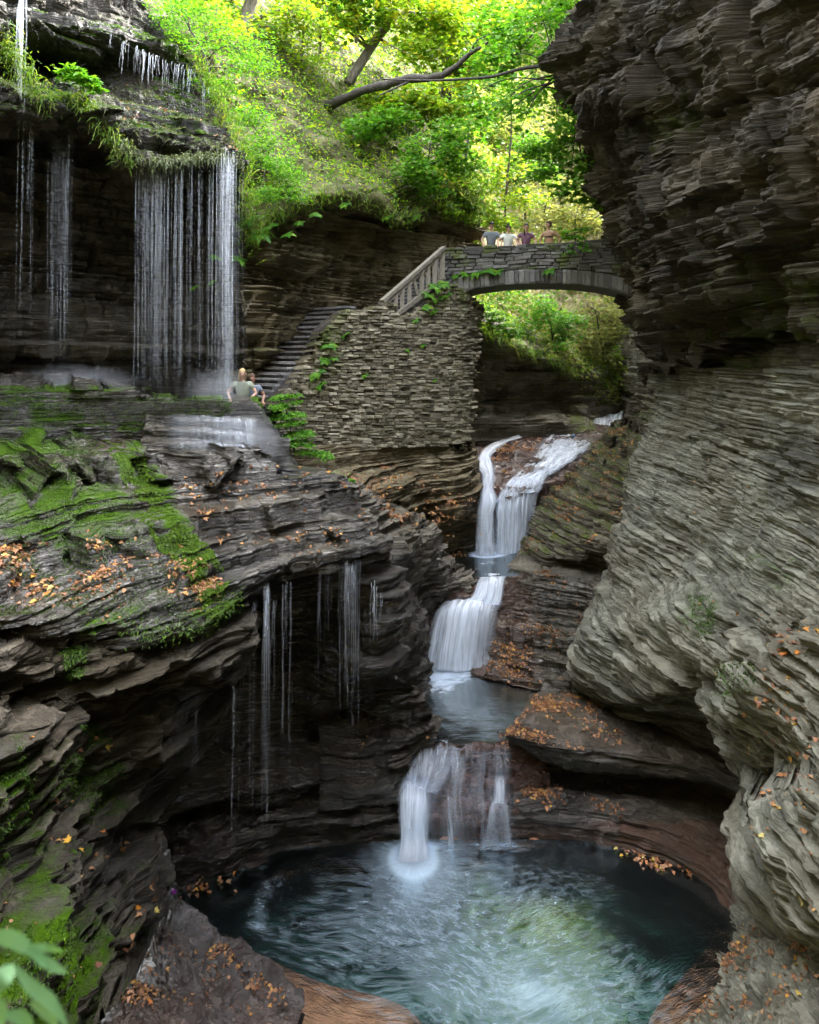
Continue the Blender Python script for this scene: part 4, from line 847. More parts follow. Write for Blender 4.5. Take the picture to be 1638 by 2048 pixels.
V, Fq = sheet_solid(fr, fr+np.array([-.25, .45, 0])); link('mortar_core', mesh_np('core', V, Fq), M['bark_dark'], wall)
# stair: lower flight against the cave wall, upper flight inside the railing
st = empty('stone_staircase', P(540, 790, 17.6), 'dark stone stair climbing from the waterfall path to the bridge', 'stairs')
def flight(Q0, Q1, n, wdt, back):
    d = (Q1-Q0); dh = np.array([d[0], d[1], 0]); L = np.linalg.norm(dh); dh /= L; pr = np.array([-dh[1], dh[0], 0])
    for k in range(n):
        b = MB(); c = Q0+d*(k/(n-1))+pr*(wdt/2-back); s = L/(n-1)
        R_ = np.stack([dh, pr, [0, 0, 1]], 1); y_ = RNG.normal(0, .012); b.box(c+dh*(s*.75+y_)-[0, 0, .03], (s*1.5+.05, wdt, .06), R_, .012); b.build('step', M['tread_stone'], st)
        b = MB(); b.box(c+dh*(s*.75+.06+y_)-[0, 0, .2], (s*1.5, wdt-.02, .3), R_, .006); b.build('riser', M['step_stone'], st)
flight(P(512,792,17.35), P(690,612,19.6), 18, 1.7, .1); flight(P(792,618,20.5), P(893,553,22.2), 9, 1.3, .0)
# wooden railing
ra = empty('wooden_railing', P(797, 628, 20.0), 'weathered grey timber railing sloping up the stair to the bridge', 'railing')
T0, T1, B0, B1 = P(764,603,19.75), P(888,495,21.65), P(795,629,20.1), P(888,556,21.65)
b = MB(); b.beam(T0, T1, .16, .10); b.build('handrail', M['timber'], ra)
b = MB(); b.beam(T0-[0, .0, .13], T1-[0, 0, .13], .07, .12); b.build('upper_beam', M['timber'], ra)
b = MB(); b.beam(B0-[.05, .05, .03], B1, .10, .13); b.build('lower_beam', M['timber'], ra)
for px, w in ((790, .11), (802, .12), (816, .12), (841, .12), (854, .12), (867.5, .13), (884, .15)):
    t = (px-764)/(888-764); a = T0+(T1-T0)*t-[0, 0, .12]; Yb = a[1]; tb = (px-795)/(888-795); c = B0+(B1-B0)*tb
    b = MB(); b.beam([a[0], Yb, c[2]], a, w, .09, (0, 1, 0)); b.build('post', M['timber'], ra)
for p0, p1 in ((836, 824), (878, 871)):
    a = T0+(T1-T0)*((p1-764)/124)-[0, 0, .12]; c = B0+(B1-B0)*((p0-795)/93)
    b = MB(); b.beam(c, a, .08, .06, (0, 1, 0)); b.build('brace', M['timber'], ra)
# arched bridge
bA, bB = P(880, 0, 22.05), P(1275, 0, 20.95); bd = (bB-bA)*[1, 1, 0]; bnn = np.array([-bd[1], bd[0], 0])/np.linalg.norm(bd)
def bp(px, py, off=0.):
    k = (px-CX)/F; s = (k*bA[1]-bA[0])/(bd[0]-k*bd[1]); Y = bA[1]+s*bd[1]; return P(px, py, Y)+bnn*off
ex = lambda x: np.interp(x, [880, 900, 950, 1000, 1050, 1100, 1150, 1200, 1250, 1280], [562, 557, 546, 540.5, 537.5, 537, 538.5, 544, 556, 566])
inn = lambda x: np.interp(x, [880, 905, 950, 1000, 1050, 1100, 1150, 1200, 1240, 1280], [600, 589, 577, 570.5, 567.5, 567, 568.5, 574, 583, 598])
tp = lambda x: np.interp(x, [870, 890, 960, 1040, 1065, 1120, 1200, 1290], [496, 495, 492, 489, 484.5, 485, 478, 476])
br = empty('stone_bridge', bp(1090, 620), 'arched stone footbridge with layered parapet spanning the gorge', 'bridge')
cells = []; r = np.random.default_rng(9); y0 = 0.
while y0 < 84:
    hgt = r.uniform(4.5, 9.5) if y0 > 0 else 7.; x = 882-r.uniform(0, 9)
    while x < 1285:
        wd = r.uniform(12, 42); a, c = x, x+wd; sl = 1.5*float(vnoise(x*.03, y0*.1, 1.))
        def yy(px, o): return min(tp(px)+(o+sl)*(1-.06*(px-880)/400), ex(px)+.5)
        q = [(a, yy(a, y0)), (c, yy(c, y0)), (c, yy(c, y0+hgt)), (a, yy(a, y0+hgt))]
        if y0 == 0: q[0] = (a, q[0][1]+r.uniform(-1.2, 1.)); q[1] = (c, q[1][1]+r.uniform(-1.2, 1.))
        if (q[3][1]-q[0][1]) > 2 and (q[2][1]-q[1][1]) > 2: cells.append([bp(*v) for v in q])
        x += wd
    y0 += hgt
link('parapet', stones(cells, .3, prot=.05, moss=lambda c: .12+.25*float(vnoise(c[0]*3, 0, c[2]*3))), M['bridge_stone'], br)
cells = []; x = 884.
while x < 1275:
    wd = r.uniform(7, 13); cells.append([bp(x, ex(x)+.3), bp(x+wd, ex(x+wd)+.3), bp(x+wd+(1090-x)*.012, inn(x+wd)), bp(x+(1090-x)*.012, inn(x))]); x += wd
link('arch_ring', stones(cells, .4, prot=.035), M['bridge_stone'], br)
xs = np.linspace(880, 1280, 60)
g = np.stack([[bp(x, tp(x)+2, .05) for x in xs], [bp(x, .5*(tp(x)+ex(x)), .05) for x in xs], [bp(x, inn(x)-1.5, .05) for x in xs]])
V, Fq = sheet_solid(g, g+bnn*.36); link('mortar_core', mesh_np('core', V, Fq), M['bark_dark'], br)
g = np.stack([[bp(x, inn(x)-13, .3) for x in xs], [bp(x, inn(x)-.6, .3) for x in xs]]); V, Fq = sheet_solid(g, g+bnn*2.0)
link('vault', mesh_np('vault', V, Fq, False, dict(rnd=np.full(len(V), .35), moss=np.zeros(len(V)))), M['bridge_stone'], br)
g = np.stack([[bp(x, 552, .3) for x in xs], [bp(x, 558, .3) for x in xs]]); g[..., 2] = np.array([CZ+2.38, CZ+2.1])[:, None]; V, Fq = sheet_solid(g, g+bnn*2.2)
link('deck', mesh_np('deck', V, Fq), M['path_stone'], br)
g = np.stack([[bp(x, tp(x)+4, 1.95) for x in xs], [bp(x, inn(x)-14, 1.95) for x in xs]]); V, Fq = sheet_solid(g, g+bnn*.38)
link('rear_parapet', mesh_np('rear', V, Fq, False, dict(rnd=np.full(len(V), .4), moss=np.zeros(len(V)))), M['bridge_stone'], br)
# ---------------------------------------------------------------- water
def water(name, outline, z, foam, flow, mat, step=.07, rip=.012):
    """a water surface inside an outline given by (x, y) of the view at height z, as a fine grid cut to that outline"""
    E = np.array([P(*at_z(x, z, (CZ-z)*F/(y-HY))) for x, y in outline]); lo, hi = E.min(0), E.max(0)
    nx, ny = int((hi[0]-lo[0])/step)+2, int((hi[1]-lo[1])/step)+2
    X, Y = np.meshgrid(np.linspace(lo[0], hi[0], nx), np.linspace(lo[1], hi[1], ny)); Z = z+rip*fbm(X*2.2, Y*2.2, 0*X, 3, 77)
    V = np.stack([X, Y, Z], -1).reshape(-1, 3); f = grid_faces(ny, nx); c = V[f].mean(1); f = f[poly_mask(c[:, 0], c[:, 1], E[:, :2])]
    used = np.unique(f); re = np.zeros(len(V), int); re[used] = np.arange(len(used)); V = V[used]; f = re[f]
    px, py = pix(V)
    me = mesh_np(name, V, f, True, dict(foam=np.clip(foam(px, py, V), 0, 1)), flow(px, py, V))
    return tag(link(name, me, mat), kind='structure')
PL = np.array([*P(*at_z(826, .0, CZ*F/(1716-HY)))])                     # where the lowest fall lands
def foam0(x, y, V):
    d = V-PL; r = np.hypot(d[:, 0], d[:, 1])
    f = 1.1*np.exp(-(r/.42)**2)+.6*np.exp(-(r/1.1)**2)
    f += .78*blob(x, y, 1020, 1965, 290, 120)+.46*blob(x, y, 830, 1825, 240, 85)+.22*blob(x, y, 1100, 1770, 170, 50)+.35*blob(x, y, 1130, 2030, 180, 80)+.2*blob(x, y, 620, 1890, 130, 70)  # foam patches that also paint in the sky's bluish sheen on ripples
    arc = np.abs(x-(560-38*np.sin((y-1730)/150*3.1)-(y-1790)*.35)); f += .7*np.exp(-(arc/22)**2)*sstep(1735, 1775, y)*sstep(1885, 1850, y)
    f += .45*blob(x, y, 1010, 1690, 50, 10)+.3*blob(x, y, 930, 1692, 120, 8)
    f *= .88; f += .25*np.exp(-(r/.5)**2)
    f -= .6*sstep(1180, 1420, x)*sstep(1960, 1850, y)+.8*blob(x, y, 430, 1790, 90, 60)
    return f
def flow0(x, y, V):
    d = V-PL; w = fbm(V[:, 0]*.45, V[:, 1]*.45, 0*x, 2, 5)
    return np.c_[V[:, 0]*.9+w*.9+.3*d[:, 1], V[:, 1]*.55+.3*np.sin(V[:, 0]*.7+.6)+w*.35]
pool_line = [(300,1770),(380,1735),(480,1712),(600,1696),(800,1680),(1000,1676),(1200,1682),(1330,1712),(1440,1760),(1500,1830),(1490,1900),(1460,1960),(1420,2020),(1380,2100),(1300,2400),(600,2400),(480,2150),(480,2000),(430,1900),(330,1830)]
water('pool', pool_line, 0., foam0, flow0, M['pool_water'], .05)
zm = CZ+ZM
mid = [(780,1345),(860,1330),(1010,1330),(1110,1370),(1130,1385),(1080,1420),(1050,1450),(1034,1482),(1010,1480),(985,1487),(955,1483),(920,1489),(885,1484),(850,1490),(820,1487),(786,1494),(790,1420)]
def foam1(x, y, V): return .95*blob(x, y, 890, 1340, 70, 22)+.55*blob(x, y, 885, 1375, 60, 28)+.22*blob(x, y, 930, 1360, 160, 30)+.5*blob(x, y, 930, 1484, 110, 9)+.3*blob(x, y, 820, 1480, 40, 14)+.08
water('stream_pool', mid, zm, foam1, lambda x, y, V: np.c_[V[:, 0]*.6+.3*fbm(V[:, 0], V[:, 1], 0*x, 2, 3), V[:, 1]*.35], M['stream_water'], .05)
hi_ = [(880,1098),(1085,1096),(1050,1122),(1040,1142),(1035,1152),(960,1154),(930,1150),(905,1130)]
def foam2(x, y, V): return .9*blob(x, y, 965, 1110, 40, 8)+.6*blob(x, y, 1010, 1108, 60, 8)+.45*blob(x, y, 980, 1128, 60, 10)+.1
water('stream_pool', hi_, CZ+ZU, foam2, lambda x, y, V: np.c_[V[:, 0]*.6, V[:, 1]*.35], M['stream_water'], .05)

def veil(rows, mat, parent, layers=((0, 1.), (.05, .8)), dens=lambda u, v: 1., nu=60, nv=90, wob=.03, name='veil', soft=.14):
    """sheets of falling water, one close behind another; rows follow the flow, each across it"""
    G = loft(rows, nu, nv); 
    ln = np.r_[0, np.cumsum(np.linalg.norm(np.diff(G, axis=0), axis=2).mean(1))]
    wd = np.linalg.norm(np.diff(G, axis=1), axis=2).sum(1).mean()
    U, Vv = np.meshgrid(np.linspace(0, 1, nu), np.linspace(0, 1, nv)); N = grid_normals(G); N *= np.sign((N*(np.array([0, 0, CZ+3])-G)).sum(-1).mean())
    for i, (off, dn) in enumerate(layers):
        g = G+N*(off+wob*vnoise(U*wd*5+i*9, Vv*ln[-1]*.5, 0*U+i, 8)+wob*.6*vnoise(U*wd*13, Vv*ln[-1]*.8, 0*U+i, 18))[..., None]
        dd = dn*np.broadcast_to(dens(U, Vv), U.shape)*sstep(0, soft, U)*sstep(0, soft, 1-U)
        me = mesh_np(name, g.reshape(-1, 3), grid_faces(nv, nu), True, dict(dens=dd.ravel()), np.c_[(U*wd+i*3.3).ravel(), np.repeat(ln, nu), np.zeros(U.size)])
        link(name, me, M[mat], parent)
def fall(loc, label): return empty('waterfall', loc, label, 'waterfall', None)
# lowest fall
w0 = fall(PL, 'thick white main fall plunging into the round green pool')
veil([[(786,1490,14.9),(830,1485,14.97),(880,1485,14.97),(930,1488,14.93)],
      [(792,1518,14.66),(830,1513,14.68),(874,1512,14.7),(922,1512,14.72)],
      [(797,1550,14.45),(828,1546,14.45),(864,1546,14.46),(905,1546,14.5)],
      [(800,1585,14.18),(822,1582,14.16),(848,1584,14.2),(880,1588,14.28)]], 'veil_thin', w0, ((0, .8), (.04, .8), (.08, .6)), lambda u, v: np.clip(1.2-.6*u, 0, 1.2), soft=.25, wob=.06)
veil([[(797,1560,14.36),(816,1556,14.34),(838,1556,14.36),(866,1560,14.42)],
      [(799,1590,14.12),(816,1586,14.08),(838,1588,14.12),(862,1594,14.24)],
      [(800,1630,13.93),(816,1628,13.88),(836,1630,13.91),(858,1634,14.05)],
      [(801,1680,13.82),(816,1680,13.78),(835,1682,13.8),(857,1684,13.93)],
      [(794,1724,13.68),(816,1724,13.6),(836,1724,13.6),(862,1718,13.78)]], 'veil_thick', w0, ((0, .45), (.05, .8), (.1, .8), (.14, .5)), lambda u, v: np.clip(1.4*sstep(0, .35, v)*(1-.75*sstep(.45, 1, u)), 0, 1.2), soft=.3, wob=.05)
w1 = fall(P(930, 1600, 14.3), 'thin broken film of water trickling over the brown ledges beside the main plunge')
veil([[(860,1489,14.88),(930,1490,14.9),(1000,1492,14.9),(1024,1492,14.9)],[(865,1535,14.58),(930,1530,14.6),(1000,1530,14.6),(1024,1532,14.6)],[(850,1585,14.3),(920,1588,14.3),(1000,1590,14.35),(1026,1592,14.35)],
      [(850,1640,14.08),(920,1640,14.08),(1000,1640,14.1),(1030,1640,14.1)],[(850,1690,14.0),(920,1690,14.0),(1000,1688,14.0),(1034,1688,14.0)]], 'veil_thin', w1, ((.02, .7), (.06, .5)), lambda u, v: .35+.65*sstep(-.1, .35, vnoise(u*11, 0*u, 0*u+.5, 4)), soft=.1)
w2 = fall(P(985, 1690, 14.0), 'narrow double spout splitting over a round stone right of the trickling film')
veil([[(985,1546,14.35),(997,1544,14.35),(1014,1546,14.35)],[(986,1580,14.2),(998,1578,14.2),(1013,1580,14.2)],[(984,1608,14.12),(997,1606,14.08),(1014,1609,14.12)]], 'veil', w2, ((0, .65), (.04, .4)), lambda u, v: sstep(0, .45, v), nu=30, nv=40, soft=.3)
veil([[(984,1606,14.12),(998,1603,14.08),(1014,1607,14.12)],[(976,1622,14.0),(998,1618,13.98),(1018,1622,14.0)],[(968,1655,13.92),(997,1652,13.9),(1023,1655,13.92)],[(962,1692,13.87),(996,1692,13.85),(1027,1690,13.87)]], 'veil', w2, ((0, .7), (.04, .5)), lambda u, v: .12+.88*np.abs(2*u-1)**1.5*(1-.3*v), nu=50, nv=50, soft=.2)
# middle fall
w3 = fall(P(900, 1330, 18.3), 'broad silky middle cascade spreading like a skirt into the second pool')
veil([[(955,1158,19.7),(985,1152,19.7),(1014,1156,19.7)],[(952,1172,19.25),(978,1168,19.25),(1008,1172,19.3)],[(940,1196,18.95),(970,1196,18.9),(1004,1202,18.95)],[(925,1206,18.85),(960,1208,18.8),(1002,1212,18.85)]], 'veil_thick', w3, ((.03, .8), (.07, .7)), nu=50, nv=40)
veil([[(884,1208,18.9),(930,1200,18.95),(985,1204,18.95),(1002,1212,18.9)],[(872,1222,18.55),(920,1218,18.5),(972,1222,18.55),(996,1230,18.6)],[(860,1255,18.35),(915,1258,18.25),(968,1262,18.35),(992,1268,18.45)],
      [(852,1295,18.25),(908,1300,18.12),(962,1302,18.25),(990,1304,18.35)],[(846,1332,18.2),(905,1342,18.02),(955,1338,18.1),(990,1330,18.25)]], 'veil_thick', w3, ((0, .75), (.06, .8)), lambda u, v: np.clip(1.15-.75*sstep(.45, .95, u), .2, 1.2), nu=90, soft=.1)
# upper fall
w4 = fall(P(970, 1105, 21.9), 'tall upper fall with a narrow stepped stream dropping as a white column beneath the bridge')
veil([[(1030,882,25.6),(1050,879,25.7)],[(985,895,24.9),(1018,890,25.0)],[(952,925,23.5),(985,922,23.6)],[(950,936,23.1),(990,938,23.2)],[(962,955,22.7),(992,955,22.7)],[(958,980,22.2),(990,982,22.2)],
      [(954,1008,21.85),(978,1005,21.8),(998,1002,21.85)],[(952,1030,21.7),(972,1028,21.65),(990,1026,21.72)],[(950,1070,21.6),(970,1070,21.55),(990,1070,21.62)],[(946,1110,21.5),(970,1112,21.45),(994,1110,21.5)]], 'veil_thick', w4, ((.03, .6), (.09, .6), (.14, .45)), nv=160, soft=.32, wob=.07)
w5 = fall(P(1040, 1105, 22.0), 'wide sliding sheet of the upper fall draping in fine strands over brown rock')
veil([[(1090,876,26.4),(1150,876,26.6),(1215,874,26.8)],[(1070,905,24.9),(1120,903,25.1),(1180,900,25.3)],[(1030,950,23.1),(1080,945,23.4),(1130,938,23.9)],[(1000,985,22.2),(1050,968,22.5),(1095,958,22.9)],[(985,1008,21.9),(1038,992,22.1),(1082,985,22.4)]], 'film', w5, ((.04, 1.1), (.08, .9), (.12, .6)), nu=90, nv=120, wob=.05)
veil([[(990,1003,21.95),(1036,988,22.2),(1078,978,22.55)],[(988,1030,21.75),(1034,1015,21.95),(1072,1008,22.25)],[(988,1065,21.65),(1032,1060,21.8),(1066,1056,22.1)],[(988,1108,21.6),(1030,1106,21.7),(1060,1102,22.0)]], 'veil', w5, ((0, .95), (.06, .8), (.12, .6)), lambda u, v: 1.-.5*u, nu=90, wob=.05)
w6 = fall(P(1220, 845, 29.5), 'small bright distant cascade glimpsed far up the stream between mossy banks')
veil([[(1186,836,31.5),(1220,832,31.8),(1252,822,32.2)],[(1186,842,29.9),(1220,839,29.9),(1250,830,30.1)],[(1180,856,28.9),(1215,858,28.8),(1246,842,29.2)]], 'veil_thick', w6, ((.05, .85),), nu=50, nv=30)
# threads of water
def threads(name, label, items, seed=0):
    r = np.random.default_rng(seed); V, Fq, dn = [], [], []
    for x, y0, y1, Y, rad, de in items:
        n = 9; ys = np.linspace(0, 1, n); a, b = P(x, y0, Y), P(x, y1, Y); pts = a+(b-a)*ys[:, None]
        pts[:, 1] -= .14*np.sqrt(ys)*.8; pts[:, 0] += np.cumsum(r.normal(0, .008, n)); rr = rad*(1.15-.5*ys); i = len(V)
        for p, q, t_ in zip(pts, rr, ys):
            for k in range(5): V.append(p+q*np.array([math.cos(k*1.2566), math.sin(k*1.2566), 0])); dn.append(de*(1-.3*t_)*min(1, 6*(1-t_)+.15)*(.8+.4*float(vnoise(x*.7, t_*5, 0., 6))))
        Fq += [(i+j*5+k, i+j*5+(k+1) % 5, i+(j+1)*5+(k+1) % 5, i+(j+1)*5+k) for j in range(n-1) for k in range(5)]
    o = link(name, mesh_np(name, V, Fq, True, dict(dens=dn)), M['thread']); return tag(o, label, 'waterfall')
r = np.random.default_rng(21); it = []
xs_, ys_, Ys_ = [270, 285, 330, 370, 410, 440, 470, 484], [322, 326, 328, 320, 326, 318, 330, 345], [14.55, 14.6, 14.9, 15.15, 15.4, 15.6, 15.9, 16.2]
for k in range(105):
    x = float(r.normal(*[(282, 5), (297, 3), (311, 3.5), (322, 3), (338, 4), (356, 5), (366, 2), (385, 4), (402, 5), (422, 6), (440, 6)][r.choice(11, p=[.08, .12, .13, .12, .1, .12, .08, .08, .07, .06, .04])]))
    it.append((x, np.interp(x, xs_, ys_)+r.uniform(-4, 8), r.uniform(740, 795) if r.random() < .7 else r.uniform(500, 760), np.interp(x, xs_, Ys_)+r.uniform(-.1, .25), r.uniform(.0025, .0065), r.uniform(.06, .55)))
threads('waterfall', 'curtain of fine vertical water threads falling from the mossy overhang', it, 1)
it = [(float(r.normal(458, 6 if k < 40 else 14)), r.uniform(300, 345), r.uniform(850, 905) if r.random() < .75 else r.uniform(500, 850), np.interp(459, xs_, Ys_)-r.uniform(.3, .6), r.uniform(.003, .009), r.uniform(.1, .5) if k < 36 else r.uniform(.05, .25)) for k in range(60)]
threads('waterfall', 'dense bright column of falling threads beside the couple', it, 2)
it = [(float(r.normal(46, 6)), r.uniform(-40, 0), r.uniform(180, 240), 13.2+r.uniform(-.2, .3), r.uniform(.006, .014), r.uniform(.25, .6)) for k in range(16)]
it += [(float(r.normal(52, 10)), 230, r.uniform(420, 740), 13.7, r.uniform(.003, .006), r.uniform(.12, .35)) for k in range(10)]
threads('waterfall', 'slim stream of threads falling past the moss at the corner of the dark cliff', it, 3)
it = [(r.uniform(95, 152), r.uniform(255, 330), r.uniform(640, 765), 14.3+r.uniform(-.2, .3), r.uniform(.003, .007), r.uniform(.1, .42)) for k in range(26)]
threads('waterfall', 'faint thin threads of water in front of the dark recessed rock', it, 4)
it = []
for k in range(60):
    x = r.uniform(215, 425); y = np.interp(x, [180, 300, 385, 420], [40, 105, 135, 170])+r.uniform(0, 8)
    it.append((x, y, y+r.uniform(25, 75), np.interp(x, [200, 300, 392, 420], [15.3, 16.3, 17.2, 17.0])-.05, r.uniform(.004, .009), r.uniform(.15, .6)))
threads('waterfall', 'short dripping threads under the upper mossy bands of the cliff', it, 5)
it = []
for x0, s, n, y0, Y in ((536, 5, 22, 1172, 11.0), (505, 22, 16, 1200, 10.9), (470, 4, 14, 1330, 10.5), (565, 16, 10, 1165, 11.4)):
    for k in range(n): it.append((float(r.normal(x0, s)), y0+r.uniform(-5, 10), r.uniform(1300, 1750) if r.random() < .8 else 1300, Y+r.uniform(-.1, .2), r.uniform(.003, .006), r.uniform(.06, .34)))
it += [(r.uniform(325, 400), r.uniform(1290, 1330), r.uniform(1480, 1620), 9.9, r.uniform(.0025, .005), r.uniform(.06, .25)) for k in range(16)]
threads('waterfall', 'long faint threads dripping from the mossy shelf lip past the dark cavern', it, 6)
it = [(float(r.normal(706, 8)), 1125+r.uniform(-6, 10), r.uniform(1250, 1480), 12.25+r.uniform(-.1, .15), r.uniform(.003, .006), r.uniform(.1, .4)) for k in range(26)]
it += [(r.uniform(635, 700), 1135, r.uniform(1200, 1420), 12.0, r.uniform(.003, .005), r.uniform(.08, .25)) for k in range(12)]
it += [(r.uniform(742, 764), r.uniform(1150, 1190), r.uniform(1230, 1290), 12.7, r.uniform(.004, .008), r.uniform(.2, .5)) for k in range(10)]
threads('waterfall', 'bundle of thin threads spilling off the rounded nose of the wet shelf', it, 7)
# water stepping down the little mossy tiers and over the shelf below the bright column
w7 = fall(P(430, 900, 14.0), 'misty spread of water stepping down the low mossy tiers')
for (ya, yb, yc), (Ya, Yb_) in (((836, 845, 862), (14.2, 14.65)), ((860, 872, 889), (13.9, 14.32)), ((885, 899, 916), (13.55, 13.92))):
    veil([[(330,ya-3,Ya+.12),(420,ya,Ya+.2),(512,yb-3,Yb_+.1)],[(330,ya+4,Ya-.02),(420,ya+6,Ya+.08),(514,yb+4,Yb_-.02)],[(328,yc-10,Ya-.06),(420,yc-7,Ya+.04),(516,yc,Yb_-.06)]], 'veil_thin', w7, ((.02, .9), (.05, .6)), lambda u, v: .2+.8*u**1.5, nu=70, nv=24, soft=.12)
def mist(label, c, s, dens):
    b = bmesh.new(); bmesh.ops.create_icosphere(b, subdivisions=3, radius=1); me = bpy.data.meshes.new('mist'); b.to_mesh(me); b.free()
    t = NT('mist_'+str(len(M))); p = t.pos(); ln = t.new('VectorMath', operation='LENGTH'); t.l.new(p, ln.inputs[0])
    d = t.math('MULTIPLY', t.math('POWER', t.math('MAXIMUM', t.math('SUBTRACT', 1., ln.outputs['Value']), 0.), 1.6), dens); d = t.math('MULTIPLY', d, t.mr(t.noise(p, 1.6, 3), .3, .6, .4, 1.))
    v = t.new('VolumePrincipled'); t.set(v, 'Color', (.93, .96, 1, 1)); t.set(v, 'Density', d); t.set(v, 'Anisotropy', .0); t.l.new(v.outputs[0], t.out.inputs['Volume'])
    o = link('mist', me, t.m); o.location = c; o.scale = s; return tag(o, label, 'mist', None, 'stuff')
mist('spray where the bright column strikes the wet shelf', P(482, 885, 14.4), (1.0, .8, .7), 1.5)
mist('spray along the ledge under the water curtain', P(432, 775, 15.6), (.9, .7, .6), .9)
mist('spray on the ledge of the dark recess', P(150, 765, 14.6), (1.6, .7, .5), 1.1)
mist('spray at the foot of the lowest fall', PL+[0, -.1, .05], (.75, .6, .32), 3.2)
mist('spray at the foot of the middle cascade', P(885, 1330, 18.0), (.9, .5, .3), 1.6)
mist('spray at the foot of the upper fall', P(975, 1100, 21.4), (.9, .5, .3), 1.6)
# ---------------------------------------------------------------- leaves, grass, moss
def star(lobes, depth, asp=1.):
    q = []
    n = len(lobes)
    for i, (a, l) in enumerate(lobes):
        q.append((math.sin(a)*l*asp, .35+math.cos(a)*l))
        if i < n-1: m = .5*(a+lobes[i+1][0]); q.append((math.sin(m)*depth*asp, .35+math.cos(m)*depth))
    return [(0, 0)]+q
_mp = star([(-2.1, .42), (-1.05, .6), (0, .65), (1.05, .6), (2.1, .42)], .3)
SHAPES = {'diamond': [(0, 0), (.28, .45), (0, 1), (-.28, .45)],
          'oval': [(0, 0), (.26, .25), (.3, .6), (0, 1), (-.3, .6), (-.26, .25)],
          'round': [(0, 0), (.4, .2), (.46, .6), (0, 1), (-.46, .6), (-.4, .2)],
          'maple': [(x, y) for x, y in _mp]}
def frames(n, nrm, r, spin=None):
    z = nrm/(np.linalg.norm(nrm, axis=1)[:, None]+1e-9); a = r.normal(size=(n, 3)) if spin is None else spin
    x = np.cross(a, z); x /= np.linalg.norm(x, axis=1)[:, None]+1e-9; return x, np.cross(z, x), z
def leaf_mesh(name, pos, nrm, size, shape, r, fold=.18, droop=None):
    S = np.array(SHAPES[shape]); k = len(S); n = len(pos); x, y, z = frames(n, nrm, r, droop)
    s = np.asarray(size)[:, None, None]; f = (np.abs(S[:, 0])*fold*1.6-.22*fold*(S[:, 1]**2)*2)[None, :, None]
    w = r.uniform(.75, 1.2, n)[:, None, None]
    V = pos[:, None]+s*(x[:, None]*S[None, :, :1]*w+y[:, None]*S[None, :, 1:]+z[:, None]*f*r.uniform(.2, 1.8, n)[:, None, None])
    rn = np.repeat(r.random(n), k)
    return mesh_np(name, V.reshape(-1, 3), np.arange(n*k).reshape(n, k), False, dict(rnd=rn))
def blades(name, pos, d0, L, w, sag, r, mat, parent=None, tone=None):
    """blades that start along d0 and sag downward"""
    n = len(pos); d = d0+r.normal(0, .35, (n, 3)); d /= np.linalg.norm(d, axis=1)[:, None]; L = np.asarray(L)[:, None]
    p1 = pos+d*L*.5; p2 = p1+(d-np.array([0, 0, 1])*np.asarray(sag)[:, None])*L*.5
    sd = np.cross(d, r.normal(size=(n, 3))); sd /= np.linalg.norm(sd, axis=1)[:, None]; sd *= np.asarray(w)[:, None]
    V = np.stack([pos-sd*.7, pos+sd*.7, p1+sd, p1-sd, p2+sd*.12, p2-sd*.12], 1).reshape(-1, 3)
    i = np.arange(n)[:, None]*6; Fq = np.concatenate([i+[0, 1, 2, 3], i+[3, 2, 4, 5]])
    rn = np.repeat(r.random(n) if tone is None else np.clip(tone+r.normal(0, .2, n), 0, 1), 6)
    return link(name, mesh_np(name, V, Fq, False, dict(rnd=rn)), M[mat], parent)
def stuff(o, label): return tag(o, label, None, None, 'stuff')
RL = np.random.default_rng(99)
# ground plants on the slopes
def cover(name, label, names, n, poly, lo, hi, size, mat, shape='diamond', seed=0, minz=-.2, up=.5):
    r = np.random.default_rng(seed); p, nr = sample(names, n, poly, minz, seed)
    clump = .5+.5*vnoise(p[:, 0]*.9, p[:, 1]*.9, p[:, 2]*.9, seed)+.25*vnoise(p[:, 0]*2.7, p[:, 1]*2.7, p[:, 2]*2.7, seed+1)
    k = clump > r.uniform(.15, .55, len(p)); p, nr, clump = p[k], nr[k], clump[k]
    out = nr+np.array([0, -.1, .5]); out /= np.linalg.norm(out, axis=1)[:, None]
    p = p+out*(lo+(hi-lo)*clump*r.uniform(0, 1, len(p)))[:, None]
    return stuff(link(name, leaf_mesh(name, p, out*up+r.normal(0, .45, p.shape)+[0, 0, .5], r.uniform(*size, len(p)), shape, r), M[mat]), label)
H1 = [(290,-60),(420,150),(485,330),(500,480),(560,432),(650,398),(740,408),(800,446),(872,405),(945,440),(1010,300),(1030,-60)]
cover('undergrowth', 'leafy green undergrowth covering the near slope above the cave', ['hillside'], 80000, H1, .03, .6, (.06, .13), 'leaf_green', 'diamond', 1)
cover('undergrowth', 'yellow green weeds and seedlings over the slope', ['hillside'], 22000, H1, .1, .8, (.07, .15), 'leaf_yellow', 'oval', 2)
cover('undergrowth', 'dark green low plants in the hollows of the slope', ['hillside'], 26000, H1, .0, .3, (.06, .12), 'leaf_dark', 'diamond', 8)
cover('leaf_litter', 'brown fallen leaves strewn between the plants of the slope', ['hillside'], 3000, H1, .0, .05, (.08, .15), 'litter', 'oval', 3, -.2, 1.)
H2 = [(870,640),(880,300),(950,-60),(1190,-60),(1215,200),(1230,440),(1290,640),(1225,820),(1150,745),(1060,690)]
cover('undergrowth', 'pale sunlit foliage on the distant slope beyond the bridge', ['hillside'], 36000, H2, .1, 1.4, (.16, .34), 'leaf_pale', 'diamond', 4)
cover('undergrowth', 'bright green foliage on the distant slope beyond the bridge', ['hillside'], 18000, H2, .2, 1.6, (.15, .32), 'leaf_fresh', 'diamond', 5)
